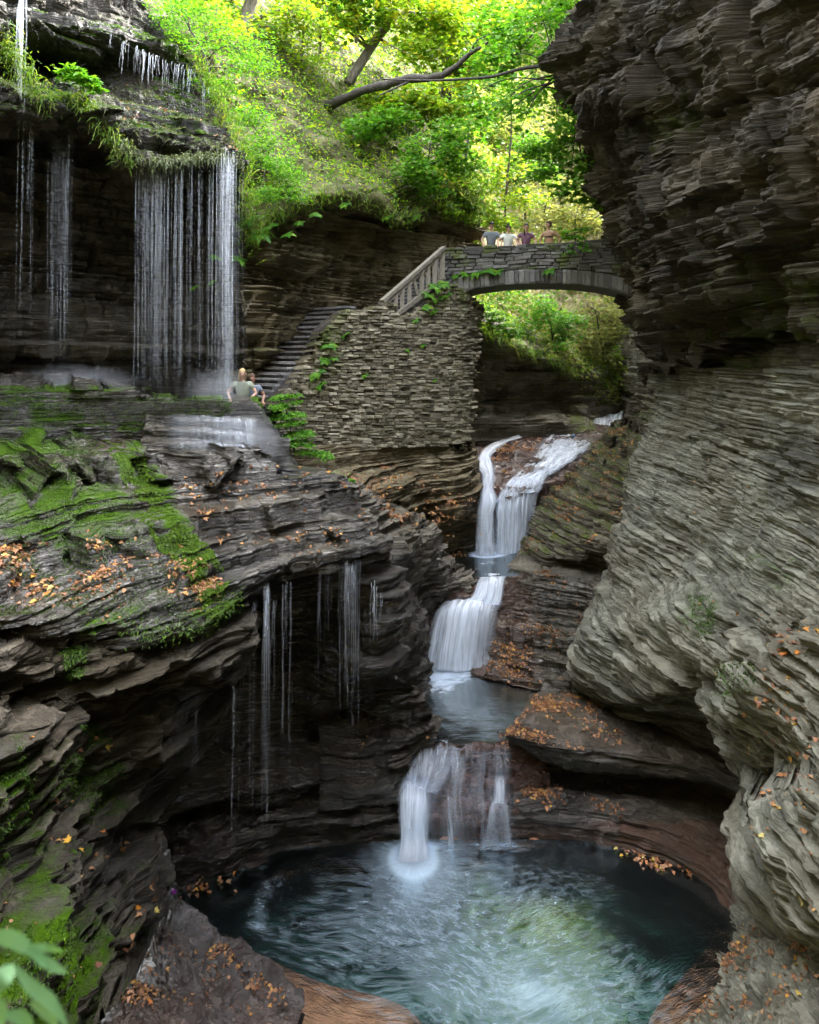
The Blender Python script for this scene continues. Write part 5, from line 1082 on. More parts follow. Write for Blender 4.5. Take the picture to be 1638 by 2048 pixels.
H3 = [(950,600),(945,660),(1010,672),(1080,705),(1140,745),(1215,790),(1250,780),(1240,700),(1180,640),(1080,600)]
cover('undergrowth', 'low leafy growth on the ledge under the bridge', ['cliff', 'hillside'], 9000, H3, .0, .5, (.09, .18), 'leaf_green', 'diamond', 6, .1)
cover('undergrowth', 'sunny weeds on the far bank past the arch', ['cliff', 'hillside'], 5000, [(1080,690),(1140,750),(1225,830),(1250,740),(1180,640),(1100,620)], .0, .5, (.1, .2), 'leaf_pale', 'oval', 7, .0)
# grass fringes: hanging from the lips of the slope
def fringe(label, curve, n, L, spread, mat, seed, sag=1.1, w=(.006, .012), dirn=(0, -.8, .25)):
    r = np.random.default_rng(seed); c = crom(curve, 200); t = r.integers(0, 200, n)
    p = np.array([P(*c[i]) for i in t])+r.normal(0, 1, (n, 3))*spread
    return stuff(blades('grass', p, np.tile(dirn, (n, 1))+r.normal(0, .3, (n, 3)), r.uniform(*L, n), r.uniform(*w, n), r.uniform(.4, 1.6, n)*sag, r, mat), label)
fringe('long grass hanging over the lip of the cave', [(494,470,17.2),(560,432,17.7),(650,398,18.9),(740,408,20.1),(800,446,21.1),(872,405,22.6),(945,445,25)], 1500, (.12, .42), (.14, .25, .14), 'grass_blade', 1, sag=.8, dirn=(0, -.5, .7))
fringe('grass and fern fringe along the edge of the cliff beside the water curtain', [(400,130,17.2),(440,215,17),(470,290,16.8),(486,350,16.6),(492,420,16.8),(505,500,17.2)], 1500, (.1, .35), (.16, .2, .2), 'grass_blade', 2, sag=.8, dirn=(.2, -.5, .6))
fringe('mossy grass tassels hanging from the corner of the wet overhang', [(95,195,13.8),(150,200,13.95),(205,250,14.1),(240,300,14.3),(268,335,14.4)], 900, (.08, .34), (.1, .1, .06), 'grass_blade', 3)
fringe('shaggy moss hanging from the left lump of the cliff', [(5,60,12.8),(30,120,12.9),(60,160,13.2),(90,215,13.5)], 900, (.06, .24), (.15, .1, .12), 'grass_blade', 4)
fringe('pale wet moss fringe on the lip above the water curtain', [(240,285,14.35),(285,325,14.5),(370,322,15.1),(440,318,15.6),(482,332,16.3)], 2600, (.06, .22), (.08, .12, .06), 'moss_pale', 5)
fringe('bright moss hanging from the lip of the shelf', [(250,1262,8.7),(330,1262,9.1),(400,1245,9.6),(445,1222,9.9),(476,1190,10.4)], 1000, (.015, .06), (.09, .1, .07), 'moss_tuft', 6, w=(.004, .008))
fringe('grass tufts along the foot of the far bank', [(960,655,25.3),(1040,692,26.3),(1110,725,27.9),(1150,748,29.8)], 900, (.2, .55), (.15, .2, .1), 'grass_blade', 7)
# moss as short shaggy growth
def tufts(label, names, polys, n, L, mat, seed, minz=-.1, tone=None):
    r = np.random.default_rng(seed); P_, N_ = [], []
    for pl, q in polys:
        p, nn = sample(names, int(n*q), pl, minz, seed); P_.append(p); N_.append(nn); seed += 1
    p, nn = np.concatenate(P_), np.concatenate(N_)
    k = vnoise(p[:, 0]*3, p[:, 1]*3, p[:, 2]*3, seed) > -.35; p, nn = p[k], nn[k]
    return stuff(blades('moss', p, nn+[0, -.3, .2], r.uniform(*L, len(p)), r.uniform(.004, .009, len(p)), r.uniform(.6, 1.8, len(p)), r, mat, None, tone), label)
STRIP = [(205,880),(290,900),(318,960),(345,1020),(372,1065),(430,1120),(470,1180),(478,1225),(450,1245),(415,1235),(380,1175),(330,1105),(290,1055),(275,985),(235,920)]
tufts('bright green moss running in a strip down the shelf', ['rock_shelf'], [(STRIP, 1.)], 60000, (.012, .045), 'moss_tuft', 30, tone=.85)
tufts('dark green moss cushions over the left of the shelf', ['rock_shelf'], [([(0,905),(180,880),(280,930),(270,1050),(330,1130),(400,1200),(380,1250),(0,1240)], .55), ([(0,765),(200,785),(210,870),(0,890)], .18), ([(230,785),(460,800),(470,845),(310,840),(240,870)], .2)], 40000, (.012, .04), 'moss_tuft', 40, tone=.42)
tufts('moss cushions on the near left rock face', ['cliff'], [([(130,1530),(200,1500),(250,1540),(215,1640),(140,1660)], .2), ([(0,1560),(40,1500),(55,1620),(20,1720),(0,1740)], .2), ([(0,1850),(120,1830),(210,1900),(120,2000),(0,2048)], .4), ([(120,1290),(170,1290),(170,1350),(130,1360)], .1), ([(150,1460),(200,1440),(230,1480),(180,1500)], .1)], 12000, (.02, .06), 'moss_tuft', 50, tone=.55)
tufts('pale moss on the wet ledge above the water curtain', ['cliff'], [([(120,170),(330,185),(420,215),(480,320),(380,325),(285,325),(215,250)], .8), ([(0,60),(60,130),(95,230),(60,250),(0,170)], .3)], 14000, (.03, .09), 'moss_pale', 60)
tufts('dull moss patches on the right bank and wall', ['rock_bank', 'cliff'], [([(1180,880),(1270,840),(1280,960),(1130,1060),(1060,1080)], .5), ([(1370,1190),(1420,1190),(1430,1290),(1390,1280)], .2), ([(1430,1330),(1520,1330),(1510,1390),(1440,1400)], .3)], 9000, (.02, .06), 'moss_tuft', 70, tone=.4)

# ---------------------------------------------------------------- ferns, shrubs, trees
def fern_mesh(seed, nf=8):
    r = np.random.default_rng(seed); V, Fq, rn = [np.zeros(3)], [], [.5]
    for k in range(nf):
        a = 2*math.pi*k/nf+r.normal(0, .3); L = r.uniform(.7, 1.1); el = r.uniform(.3, .9); c = r.random(); rib = [0]; Q = [np.zeros(3)]
        for j in range(12):
            t = (j+1)/12; h = L*t; Q.append(np.array([math.cos(a)*h*math.cos(el*(1-t*.6)), math.sin(a)*h*math.cos(el*(1-t*.6)), L*(math.sin(el)*t-.75*t*t)])); rib.append(len(V)); V.append(Q[-1]); rn.append(c)
        for j in range(12):
            t = (j+1)/12; ln = .3*L*math.sin(math.pi*(.12+.88*t)**.8)+.02
            for s in (-1, 1):
                d = np.array([-math.sin(a)*s+math.cos(a)*.45, math.cos(a)*s+math.sin(a)*.45, -.15]); w = np.array([math.cos(a), math.sin(a), 0])*.02*L
                i = len(V); V += [Q[j]+d*ln-w, Q[j]+d*ln+w]; rn += [c, c]; Fq.append((rib[j], i, i+1, rib[j+1]) if s > 0 else (rib[j+1], i+1, i, rib[j]))
    return mesh_np('fern', V, Fq, False, dict(rnd=rn))
FERN = [fern_mesh(s) for s in (1, 2, 3)]
for m_ in FERN: m_.materials.append(M['leaf_fresh'])
def fern(px, py, Y, s, label, group, tilt=.6):
    o = link('fern', RNG.choice(FERN)); o.location = P(px, py, Y); o.scale = (s, s, s); o.rotation_euler = (tilt, 0, RNG.uniform(-1, 1)); tag(o, label, 'fern', group)
for x, y, s in ((930,548,.24),(955,546,.34),(975,541,.36),(997,543,.28),(912,552,.2),(1100,541,.3)):
    q = bp(x, y, -.06); fern(x, y, q[1], s, 'green fern rooted in a joint above the stone arch', 'ferns on the stone bridge')
for x, y, s in ((872,575,.34),(888,568,.3),(860,592,.36),(875,600,.3),(850,615,.28),(868,622,.24),(830,640,.2),(895,590,.26),(655,690,.3),(648,720,.25),(634,745,.36),(668,715,.2),(640,770,.28),(690,670,.24),(730,750,.18),(845,690,.16),(870,760,.14),(815,700,.15)):
    fern(x, y, wallY(x, y)-.08, s, 'green fern growing from the joints of the tall dry stone wall', 'ferns on the retaining wall')
for x, y, Y, s in ((575,470,17.6,.24),(600,446,17.9,.2),(630,430,18.4,.22),(520,470,17.3,.45),(540,455,17.4,.36),(500,440,16.9,.4),(690,410,19.2,.25),(775,436,20.6,.26),(835,434,21.6,.25),(430,515,16.8,.22),(425,565,17.0,.2),(390,575,16.9,.18),(480,520,17.0,.3)):
    fern(x, y, Y, s, 'fern hanging at the overgrown edge above the cave', 'ferns at the cave edge')
def crown(parent, cl, n, size, shape, mat, seed, name='crown', flat=.55):
    """cl: clumps (centre, radius); leaves lie in layered sprays"""
    r = np.random.default_rng(seed); w = np.array([c[1]**2 for c in cl]); k = r.choice(len(cl), n, p=w/w.sum())
    C = np.array([c[0] for c in cl])[k]; R = np.array([c[1] for c in cl])[k]
    d = r.normal(size=(n, 3)); d /= np.linalg.norm(d, axis=1)[:, None]; d *= (r.uniform(0, 1, n)**.45)[:, None]; d[:, 2] *= flat
    p = C+d*R[:, None]; lay = .22; p[:, 2] = p[:, 2]*.55+.45*(np.round(p[:, 2]/lay+vnoise(p[:, 0]*.8, p[:, 1]*.8, 0*R, seed))*lay)
    keep = vnoise(p[:, 0]*1.6, p[:, 1]*1.6, p[:, 2]*2.2, seed+3) > -.28; p = p[keep]
    o = link(name, leaf_mesh(name, p, r.normal(0, .38, p.shape)+[0, -.25, 1], r.uniform(*size, len(p)), shape, r), M[mat], parent); return o
def tree(name, label, cat, base, path, rad, cl, n, size, shape, mat, seed, bark='bark', group=None, twigs=True, trunk='trunk'):
    r = np.random.default_rng(seed); t = empty(name, base, label, cat, group)
    b = MB(); pts = crom(np.array(path), 14, True) if len(path) > 2 else np.linspace(path[0], path[-1], 8); pts = pts+r.normal(0, rad*.15, pts.shape)
    b.tube(pts, np.linspace(rad, rad*.35, len(pts)), 8)
    if twigs:
        for c, R in cl:
            c = np.array(c); i = int(np.argmin(np.linalg.norm(pts-c, axis=1)*(1+.0*R)+.25*(pts[:, 2] > c[2]))); i = max(1, min(i, len(pts)-1))
            m = (pts[i]+c)/2+[0, 0, .12*R]; q = crom(np.array([pts[i], m+r.normal(0, .1*R, 3), c]), 8, True); b.tube(q, np.linspace(max(rad*.4, .012), .006, 8), 5)
            for s in range(4):
                e = c+r.normal(0, .5*R, 3); b.tube(crom(np.array([q[5], (q[5]+e)/2+[0, 0, .06], e]), 5, True), np.linspace(.008, .003, 5), 4)
    b.build(trunk, M[bark], t, True)
    if n: crown(t, cl, n, size, shape, mat, seed)
    return t
def C(px, py, Y, R): return (P(px, py, Y), R)
# big trunks on the slope
tree('tree', 'pale leaning tree trunk rising above the slope near the water curtain', 'tree', P(486,98,22.8), [P(486,98,22.8),P(492,50,22.9),P(502,0,23),P(508,-80,23.3),P(504,-200,23.6)], .25,
     [C(470,-60,22.5,1.2),C(420,40,22,1.0),C(560,60,22.4,1.1),C(620,110,22.6,1.0),C(560,-50,23,1.3),C(420,-60,22.4,1.2),C(600,20,22.2,.9)], 3400, (.11, .2), 'oval', 'leaf_yellow', 11)
tree('tree', 'slender upright dark stem left of the pale leaning trunk', 'tree', P(467,100,23.4), [P(467,95,23.4),P(466,30,23.5),P(464,-60,23.6),P(463,-200,23.7)], .07, [C(440,20,23,.9),C(450,-50,23,1.),C(395,10,22.2,.9)], 1500, (.1, .18), 'oval', 'leaf_green', 12)
tree('tree', 'slanting tree trunk leaning to the right across the middle of the slope', 'tree', P(694,172,25.2), [P(694,172,25.2),P(722,120,25.2),P(760,70,25.2),P(800,10,25.3),P(830,-50,25.5),P(850,-130,26)], .2,
     [C(760,10,24.4,1.3),C(840,40,24.5,1.4),C(880,-10,25,1.4),C(700,60,24.6,1.2),C(820,110,24.2,1.0),C(660,20,24.6,1.2),C(900,60,24.6,1.2),C(780,-50,25,1.2)], 4200, (.14, .25), 'round', 'leaf_yellow', 13)
tree('tree', 'thin grey stem standing before the slanting trunk', 'tree', P(712,90,24.6), [P(712,85,24.6),P(714,40,24.6),P(706,5,24.6),P(690,-40,24.8)], .055, [C(690,-10,24.3,.9),C(725,30,24.2,.8),C(640,-30,24.3,1.0)], 1300, (.12, .2), 'round', 'leaf_fresh', 14)
dt = empty('dead_tree', P(672,206,22.6), 'dark bare broken trunk jutting out from the slope over the gorge', 'dead tree'); b = MB(); lg = [P(632,232,25.2),P(672,206,22.9),P(715,186,22.2),P(780,166,21.7),P(830,158,21.3),P(895,145,20.9),P(935,112,20.6),P(975,82,20.3)]
b.tube(crom(np.array(lg), 40, True)+np.random.default_rng(3).normal(0, .02, (40, 3)), np.interp(np.linspace(0, 1, 40), [0, .2, .4, .65, .8, 1], [.2, .18, .13, .14, .1, .04])*np.random.default_rng(4).uniform(.88, 1.12, 40), 10)
b.build('trunk', M['bark_dark'], dt, True)
for p0, p1, p2 in ((lg[5], (920,126,20.7), (921,104,20.7)), (lg[4], (905,160,20.9), (900,185,20.8)), (lg[6], (955,80,20.5), (980,68,20.3)), (lg[4], (760,190,21.4), (752,200,21.4))):
    b = MB(); b.tube([p0, P(*p1), P(*p2)], [.04, .025, .008], 5); b.build('limb', M['bark_dark'], dt, True)
# branch reaching out from the overhanging cliff, with its twigs and leaves
t = empty('branch', P(1140,112,19.5), 'long curved leafy branch reaching left from the edge of the dark overhang', 'branch'); b = MB()
b.tube(crom(np.array([P(1150,104,19.9),P(1100,128,19.5),P(1040,138,19.3),P(985,153,19.1),P(930,158,19),P(840,161,18.9),P(760,158,18.9)]), 40, True), np.linspace(.065, .018, 40), 6)
rr_ = np.random.default_rng(8); tips = []
for s_, e_ in (((1110,150),(1000,215)),((1105,165),(985,240)),((1100,160),(940,190)),((1112,150),(1040,260)),((1118,165),(1112,240)),((1110,145),(1010,110)),((1108,140),(1075,10)),((1110,130),(1090,20)),((1112,140),(1110,50)),((1120,180),(1060,205)),((1115,160),(980,270)),((1118,170),(1160,200)),((1115,170),(1140,250))):
    a, c = P(*s_, 19.4), P(*e_, 19.4+rr_.uniform(-.8, .4)); m = (a+c)/2+[0, 0, .25]; q = crom(np.array([a, m, c]), 12, True); b.tube(q, np.linspace(.028, .006, 12), 5); tips.append((c, .55)); tips.append((q[8], .5))
    for k in range(3): e = q[6+k*2]+rr_.normal(0, .3, 3)-[0, 0, .15]; b.tube([q[5+k*2], e], [.007, .003], 4)
b.tube(crom(np.array([P(1150,150,19.7),P(1125,150,19.4),P(1110,150,19.4)]), 8, True), np.linspace(.12, .04, 8), 6)
b.build('twigs', M['bark_dark'], t, True); crown(t, tips+[C(1060,60,19.6,.9),C(1120,40,19.8,.7),C(1000,90,19.8,.8),C(1090,100,19.5,.6)], 1500, (.1, .19), 'maple', 'leaf_fresh', 15, 'leaves')
for i, (x0, y0, Y, x1, y1, lb) in enumerate(((598,150,23,606,-60,'thin straight sapling stem between the pale trunk and the slanting trunk'),(640,110,25,628,-80,'thin crooked sapling stem just left of the slanting trunk'),(882,200,27,910,-60,'thin grey stem above the bend of the broken trunk'),(1012,390,29,1022,120,'slim pale sapling stem behind the people on the bridge'),(420,90,20.5,436,-60,'thin leafy stem at the top of the bush beside the dripping ledge'),(930,330,27,948,60,'slim leaning stem behind the maple sapling'))):
    tree('sapling', lb, 'sapling', P(x0, y0, Y), [P(x0, y0, Y), P((x0+x1)/2+6, (y0+y1)/2, Y), P(x1, y1, Y+.3)], .055, [C(x1-15, y1+70, Y-.3, .8), C(x1+30, y1+110, Y-.3, .7), C((x0+x1)/2-25, (y0+y1)/2, Y-.4, .5)], 700, (.1, .18), 'oval', 'leaf_green' if i % 2 else 'leaf_yellow', 90+i)
# leafy sprays and small trees
def spray(label, cl, n, size, shape, mat, seed, base, rad=.04, group=None, name='sapling', cat='sapling'):
    tree(name, label, cat, P(*base), [P(*base), .5*(P(*base)+np.array(cl[0][0]))+[0, 0, .1], np.array(cl[0][0])], rad, cl, n, size, shape, mat, seed, 'bark_dark', group)
spray('lush bright bush spilling over the top of the cliff beside the dripping ledge', [C(380,60,18.6,1.1),C(430,110,18.2,1.0),C(340,20,18.8,1.0),C(470,150,18,.9),C(420,180,17.6,.7),C(490,90,18.6,.9),C(520,140,18.4,.7),C(400,20,19,1.)], 7500, (.06, .13), 'diamond', 'leaf_fresh', 21, (420,140,18.6), .05, None, 'bush', 'bush')
spray('fresh green leafy bush on the slope right beside the bright falling column', [C(540,300,17.8,.8),C(500,240,17.5,.6),C(560,350,17.8,.7),C(510,330,17.2,.5),C(580,390,17.7,.5),C(530,390,17.2,.45)], 6500, (.05, .11), 'diamond', 'leaf_fresh', 22, (530,340,18), .03, None, 'bush', 'bush')
spray('yellow green maple sapling spreading in tiers above the stair corner', [C(860,300,21.6,1.),C(830,340,21.4,.8),C(900,270,22,1.),C(790,240,22,.9),C(870,370,21.6,.7),C(920,330,22.2,.9),C(740,260,22,.9)], 6200, (.09, .17), 'maple', 'leaf_fresh', 23, (840,400,22.6), .05)
spray('golden green sapling in the middle of the slope under the broken trunk', [C(780,220,22.8,.9),C(830,200,23,1.),C(880,230,23,.9),C(740,190,23,.8),C(900,190,23,.9)], 4200, (.1, .18), 'round', 'leaf_yellow', 24, (790,280,23.8), .04)
spray('small bright bush at the right end of the slope above the bridge', [C(930,400,24,.8),C(960,370,24.5,.8),C(905,420,23,.6),C(950,430,24,.6),C(920,350,24,.8)], 4200, (.07, .14), 'diamond', 'leaf_green', 25, (930,450,25), .04, None, 'bush', 'bush')
spray('drooping maple bough hanging in front of the cliff edge above the bridge', [C(1150,260,20.5,.8),C(1100,300,20.8,.8),C(1160,330,20.3,.7),C(1090,350,20.8,.6),C(1140,380,20.5,.7),C(1190,290,20.8,.5),C(1050,310,21,.6),C(1180,400,20.6,.5)], 2300, (.12, .2), 'maple', 'leaf_fresh', 26, (1215,240,21.4), .035, None, 'bough', 'bough')
spray('low maple twig dangling in front of the bridge parapet', [C(1150,478,20.4,.38),C(1130,470,20.4,.3),C(1170,500,20.4,.25),C(1142,508,20.3,.26),C(1165,460,20.5,.3)], 170, (.12, .2), 'maple', 'leaf_fresh', 27, (1215,420,20.9), .015, None, 'twig', 'twig')
spray('airy green tree crown filling the gap beside the top of the overhang', [C(1090,40,22,1.2),C(1040,100,22.5,1.2),C(1120,110,21.5,.8),C(1000,60,23,1.3),C(1060,180,22.5,1.2),C(1120,20,21.5,.8),C(980,130,23,1.1),C(950,220,24,1.2)], 4600, (.13, .23), 'maple', 'leaf_fresh', 28, (1180,120,23), .06, None, 'tree', 'tree')
spray('yellow foliage tree at the top centre high above the broken trunk', [C(900,20,28,1.8),C(950,70,28,1.6),C(860,90,27,1.4),C(1000,20,29,1.7),C(920,140,27,1.3)], 4200, (.14, .25), 'round', 'leaf_yellow', 29, (900,200,29), .07, None, 'tree', 'tree')
spray('bright shrub hanging over the dark ledge just under the left of the arch', [C(985,630,24.8,.55),C(1005,655,24.8,.6),C(1030,665,25,.45),C(965,645,24.8,.35),C(1000,610,25,.4)], 3800, (.06, .12), 'diamond', 'leaf_fresh', 31, (985,668,25.2), .03, None, 'shrub', 'shrub')
spray('tufted bright green shrub seen through the middle of the arch', [C(1100,640,28.5,1.0),C(1130,670,29,.9),C(1075,610,28.5,.9),C(1140,640,29.5,.8),C(1110,690,28.5,.6)], 3800, (.1, .22), 'diamond', 'leaf_fresh', 32, (1110,720,29.5), .04, None, 'shrub', 'shrub')
spray('pale twiggy tree behind the right part of the arch', [C(1190,620,33,1.5),C(1225,660,33,1.3),C(1170,680,33,1.2),C(1240,610,34,1.4),C(1220,720,33,1.)], 3600, (.12, .24), 'diamond', 'leaf_pale', 33, (1215,760,34), .07, None, 'tree', 'tree')
for i, (x, y, Y, R, mt, lb) in enumerate(((1010,380,30,1.5,'leaf_yellow','yellow tree crown behind the heads of the people on the bridge'),(1090,420,33,1.6,'leaf_pale','pale hazy tree crown behind the parapet at the right end of the bridge'),(1000,260,34,1.8,'leaf_pale','pale tree high behind the bridge'),(1110,230,36,1.8,'leaf_pale','faint tree far behind the drooping bough'),(1050,330,32,1.3,'leaf_fresh','fresh green tree standing behind the bridge between two pale ones'),(960,430,29,.9,'leaf_yellow','small golden shrub left behind the parapet'),(1150,440,32,1.2,'leaf_pale','pale leafy shrub near the end of the parapet'))):
    x_ = x; spray(lb, [C(x_,y,Y,R),C(x_-40,y+25,Y-.6,R*.7),C(x_+45,y+15,Y-.4,R*.7),C(x_+10,y-45,Y,R*.8),C(x_-20,y+60,Y-.5,R*.6)], 2600, (.13, .26), 'diamond', mt, 40+i, (x, y+110, Y+.6), .06, None, 'tree', 'tree')
spray('leafy green nettle bush growing at the foot of the wall beside the buttress', [C(567,800,15.9,.33),C(585,830,16,.36),C(560,840,15.7,.3),C(600,865,16,.34),C(578,880,15.7,.3),C(555,815,15.6,.25),C(612,895,15.9,.28),C(640,905,15.9,.25),C(590,790,16.2,.22)], 4200, (.05, .1), 'diamond', 'leaf_fresh', 51, (590,910,16.1), .02, None, 'bush', 'bush')
spray('low trailing green plant creeping down the edge of the shelf', [C(640,935,15.6,.28),C(665,950,15.5,.24),C(690,965,15.2,.24),C(700,985,15,.18),C(655,915,15.9,.2)], 1900, (.05, .1), 'diamond', 'leaf_fresh', 52, (660,960,15.6), .015, None, 'plant', 'plant')
spray('small leafy plant perched on the mossy block beside the overhang', [C(165,155,13.7,.26),C(185,170,13.7,.22),C(150,140,13.8,.22),C(130,150,13.8,.18)], 700, (.08, .15), 'diamond', 'leaf_fresh', 53, (160,185,13.9), .012, None, 'plant', 'plant')
# out of focus sprig close to the viewer
sg = empty('plant', P(-60, 2120, 1.25), 'blurred broad leaved green plant poking in at the corner close to the viewer', 'plant')
b = MB(); b.tube(crom(np.array([P(-60,2200,1.3),P(-10,2000,1.25),P(30,1940,1.22)]), 10, True), np.linspace(.004, .002, 10), 6); b.tube(crom(np.array([P(-80,1840,1.3),P(-20,1870,1.25),P(40,1890,1.22),P(60,1905,1.2)]), 10, True), np.linspace(.003, .0015, 10), 6); b.build('stem', M['leaf_near'], sg)
def long_leaf(pts, w):
    q = crom(np.array([P(*p) for p in pts]), 12, True); t = np.linspace(0, 1, 12); ww = w*np.sin(np.pi*np.clip(t*.92+.06, 0, 1))**.8
    d = np.gradient(q, axis=0); sd = np.cross(d, [0, -1, .35]); sd /= np.linalg.norm(sd, axis=1)[:, None]
    V = np.concatenate([q-sd*ww[:, None]+[0, 0, .003], q, q+sd*ww[:, None]+[0, 0, .003]]); i = np.arange(11)[:, None]
    link('leaf', mesh_np('leaf', V, np.concatenate([i+[0, 1, 13, 12], i+[12, 13, 25, 24]]), True, dict(rnd=np.full(36, RNG.random()))), M['leaf_near'], sg)
for pts, w in (([(-30,1885,1.24),(20,1880,1.22),(60,1905,1.2),(75,1925,1.2)], .014), ([(50,1900,1.2),(90,1900,1.2),(125,1905,1.22)], .007), ([(62,1912,1.2),(95,1930,1.19),(132,1948,1.18)], .009), ([(55,1900,1.2),(80,1920,1.19),(92,1938,1.18)], .007),
               ([(30,1935,1.22),(10,1955,1.2),(-10,1990,1.2)], .016), ([(30,1935,1.22),(60,1975,1.19),(105,2010,1.17),(135,2060,1.16)], .011), ([(60,2010,1.2),(95,2030,1.18),(115,2060,1.18)], .010), ([(-10,1990,1.2),(0,2030,1.2),(-15,2080,1.2)], .012), ([(10,2030,1.2),(50,2045,1.2),(60,2080,1.2)], .012)):
    long_leaf(pts, w)
# ---------------------------------------------------------------- fallen leaves
REG = [  # label, sheets, outline, count, size range
 ('curled brown leaf among the drift on the pale ledge at the lower right corner', 'fallen leaves on the lower right ledge', ['rock_ledge'], [(1480,1850),(1640,1880),(1640,2050),(1340,2050),(1430,1960)], 714, (0.035, 0.079)),
 ('orange brown leaf caught on the stacked ledges of the near pale rock', 'fallen leaves on the near pale ledges', ['cliff'], [(1425,1330),(1640,1230),(1640,1830),(1530,1800),(1480,1690),(1510,1550)], 442, (0.044, 0.088)),
 ('orange or yellow leaf stuck to the wet brown slab beside the pool', 'fallen leaves on the wet slab', ['rock_slab'], [(290,1860),(420,1880),(600,1990),(560,2050),(230,2050),(180,1990)], 561, (0.040, 0.079)),
 ('orange brown leaf lying on the mossy terraces of the shelf', 'fallen leaves on the mossy shelf', ['rock_shelf'], [(0,1080),(230,1050),(420,1120),(460,1200),(330,1250),(0,1240)], 952, (0.040, 0.084)),
 ('rusty leaf fallen on the wet upper part of the shelf', 'fallen leaves on the wet shelf', ['rock_shelf'], [(350,960),(560,920),(720,960),(760,1080),(540,1130),(430,1120)], 221, (0.053, 0.097)),
 ('leaf resting on the dark rough rock of the near face', 'fallen leaves on the near rock face', ['cliff'], [(0,1300),(170,1300),(300,1700),(310,1850),(200,1950),(0,2040)], 153, (0.053, 0.097)),
 ('brown leaf in the thick drift on the flat slab right of the middle pool', 'fallen leaves on the flat slab', ['rock_slab'], [(1150,1350),(1240,1470),(1240,1515),(1080,1500),(1010,1460),(1060,1405)], 1054, (0.053, 0.101)),
 ('brown leaf scattered on the wet lower step above the pool', 'fallen leaves on the lower step', ['rock_slab'], [(1020,1560),(1140,1585),(1240,1610),(1240,1640),(1030,1615)], 221, (0.062, 0.114)),
 ('wet red brown leaf beside the broken film of water', 'fallen leaves by the trickling film', ['rock_slab', 'stream_bed'], [(1005,1465),(1100,1490),(1090,1550),(1010,1530)], 119, (0.062, 0.114)),
 ('orange leaf on the wet stepped ledges right of the middle cascade', 'fallen leaves on the stepped ledges', ['rock_bank'], [(1000,1140),(1160,1150),(1200,1370),(960,1370),(990,1240)], 952, (0.053, 0.106)),
 ('orange leaf on the mossy bank right of the upper fall', 'fallen leaves on the mossy bank', ['rock_bank'], [(1230,840),(1290,860),(1270,1060),(1100,1110),(1040,1110),(1100,960)], 1020, (0.053, 0.106)),
 ('orange leaf on the stepped bank below the stone wall', 'fallen leaves below the wall', ['rock_bank'], [(620,900),(800,930),(950,960),(960,1150),(880,1110),(760,1030),(690,960)], 1190, (0.053, 0.106)),
 ('brown leaf on the brown rock island of the upper fall', 'fallen leaves on the rock island', ['stream_bed'], [(1000,890),(1090,880),(1040,960),(985,980),(950,930)], 221, (0.070, 0.132)),
 ('brown leaf on the wet ledge above the water curtain', 'fallen leaves above the water curtain', ['cliff'], [(180,170),(340,180),(420,210),(470,300),(360,280),(230,250)], 153, (0.062, 0.114)),
 ('brown leaf lying on the pale wall ledges below the overhang', 'fallen leaves on the pale wall', ['cliff'], [(1250,900),(1640,800),(1640,1240),(1400,1300),(1200,1350),(1160,1290)], 102, (0.044, 0.079)),
 ('brown leaf on the dark bank beside the second pool', 'fallen leaves on the dark bank', ['rock_bank'], [(740,1370),(880,1440),(880,1480),(780,1550),(700,1480)], 68, (0.053, 0.088)),
]
LFM = []
for i, sh in enumerate(('maple', 'oval', 'round', 'maple', 'oval', 'maple')):
    r = np.random.default_rng(200+i); me = leaf_mesh('leaf', np.zeros((1, 3)), np.array([[0, 0, 1.]]), [1.], sh, r, fold=.5, droop=np.array([[1., 0, 0]])); me.materials.append(M['dead_leaf']); LFM.append(me)
allp = []
for ri, (lb, gp, nm, pl, n, sz) in enumerate(REG):
    p, nn = sample(nm, n, pl, {0: .45, 1: .55, 2: .45, 5: .45, 14: .75}.get(ri, .7), 300+ri, clump=1.6); r = np.random.default_rng(400+ri); s = sz[0]*.75+(sz[1]*1.1-sz[0]*.75)*r.random(len(p))**1.4
    for a, b_, c in zip(p, nn, s): allp.append((c/a[1], ri, a+b_*.012, b_, c))
fl = poly_mask  # floating leaves on the pool
r = np.random.default_rng(77)
def floaters(n, cx, cy, rx, ry, slope, lb, gp):
    REG.append((lb, gp)); ri = len(REG)-1
    for k in range(n):
        x, y = cx+r.normal(0, rx), 0; y = cy+(x-cx)*slope+r.normal(0, ry); Y = CZ*F/(y-HY)
        if Y > 14.0: continue
        allp.append((1, ri, P(x, y, Y)+[0, 0, .02], np.array([0, 0, 1.]), r.uniform(.06, .11)))
floaters(70, 1315, 1726, 38, 11, .36, 'yellow brown leaf floating in the cluster near the right rim of the pool', 'floating leaves at the right rim')
floaters(40, 402, 1774, 30, 12, -.2, 'brown leaf floating at the dark left tip of the pool', 'floating leaves at the left tip')
allp.sort(key=lambda q: -q[0]); rest = {}
for j, (k, ri, p, nn, s) in enumerate(allp):
    if j < 296:
        o = link('fallen_leaf', LFM[j % 6]); z = Vector(nn*[1, 1, 1.2]+RNG.normal(0, .25 if ri < 16 else .04, 3)).normalized()
        o.rotation_mode = 'QUATERNION'; o.rotation_quaternion = z.to_track_quat('Z', 'Y') @ Matrix.Rotation(RNG.uniform(0, 6.28), 3, 'Z').to_quaternion(); o.location = p; o.scale = (s, s, s)
        tag(o, REG[ri][0], 'leaf', REG[ri][1])
    else: rest.setdefault(ri, []).append((p, nn, s))
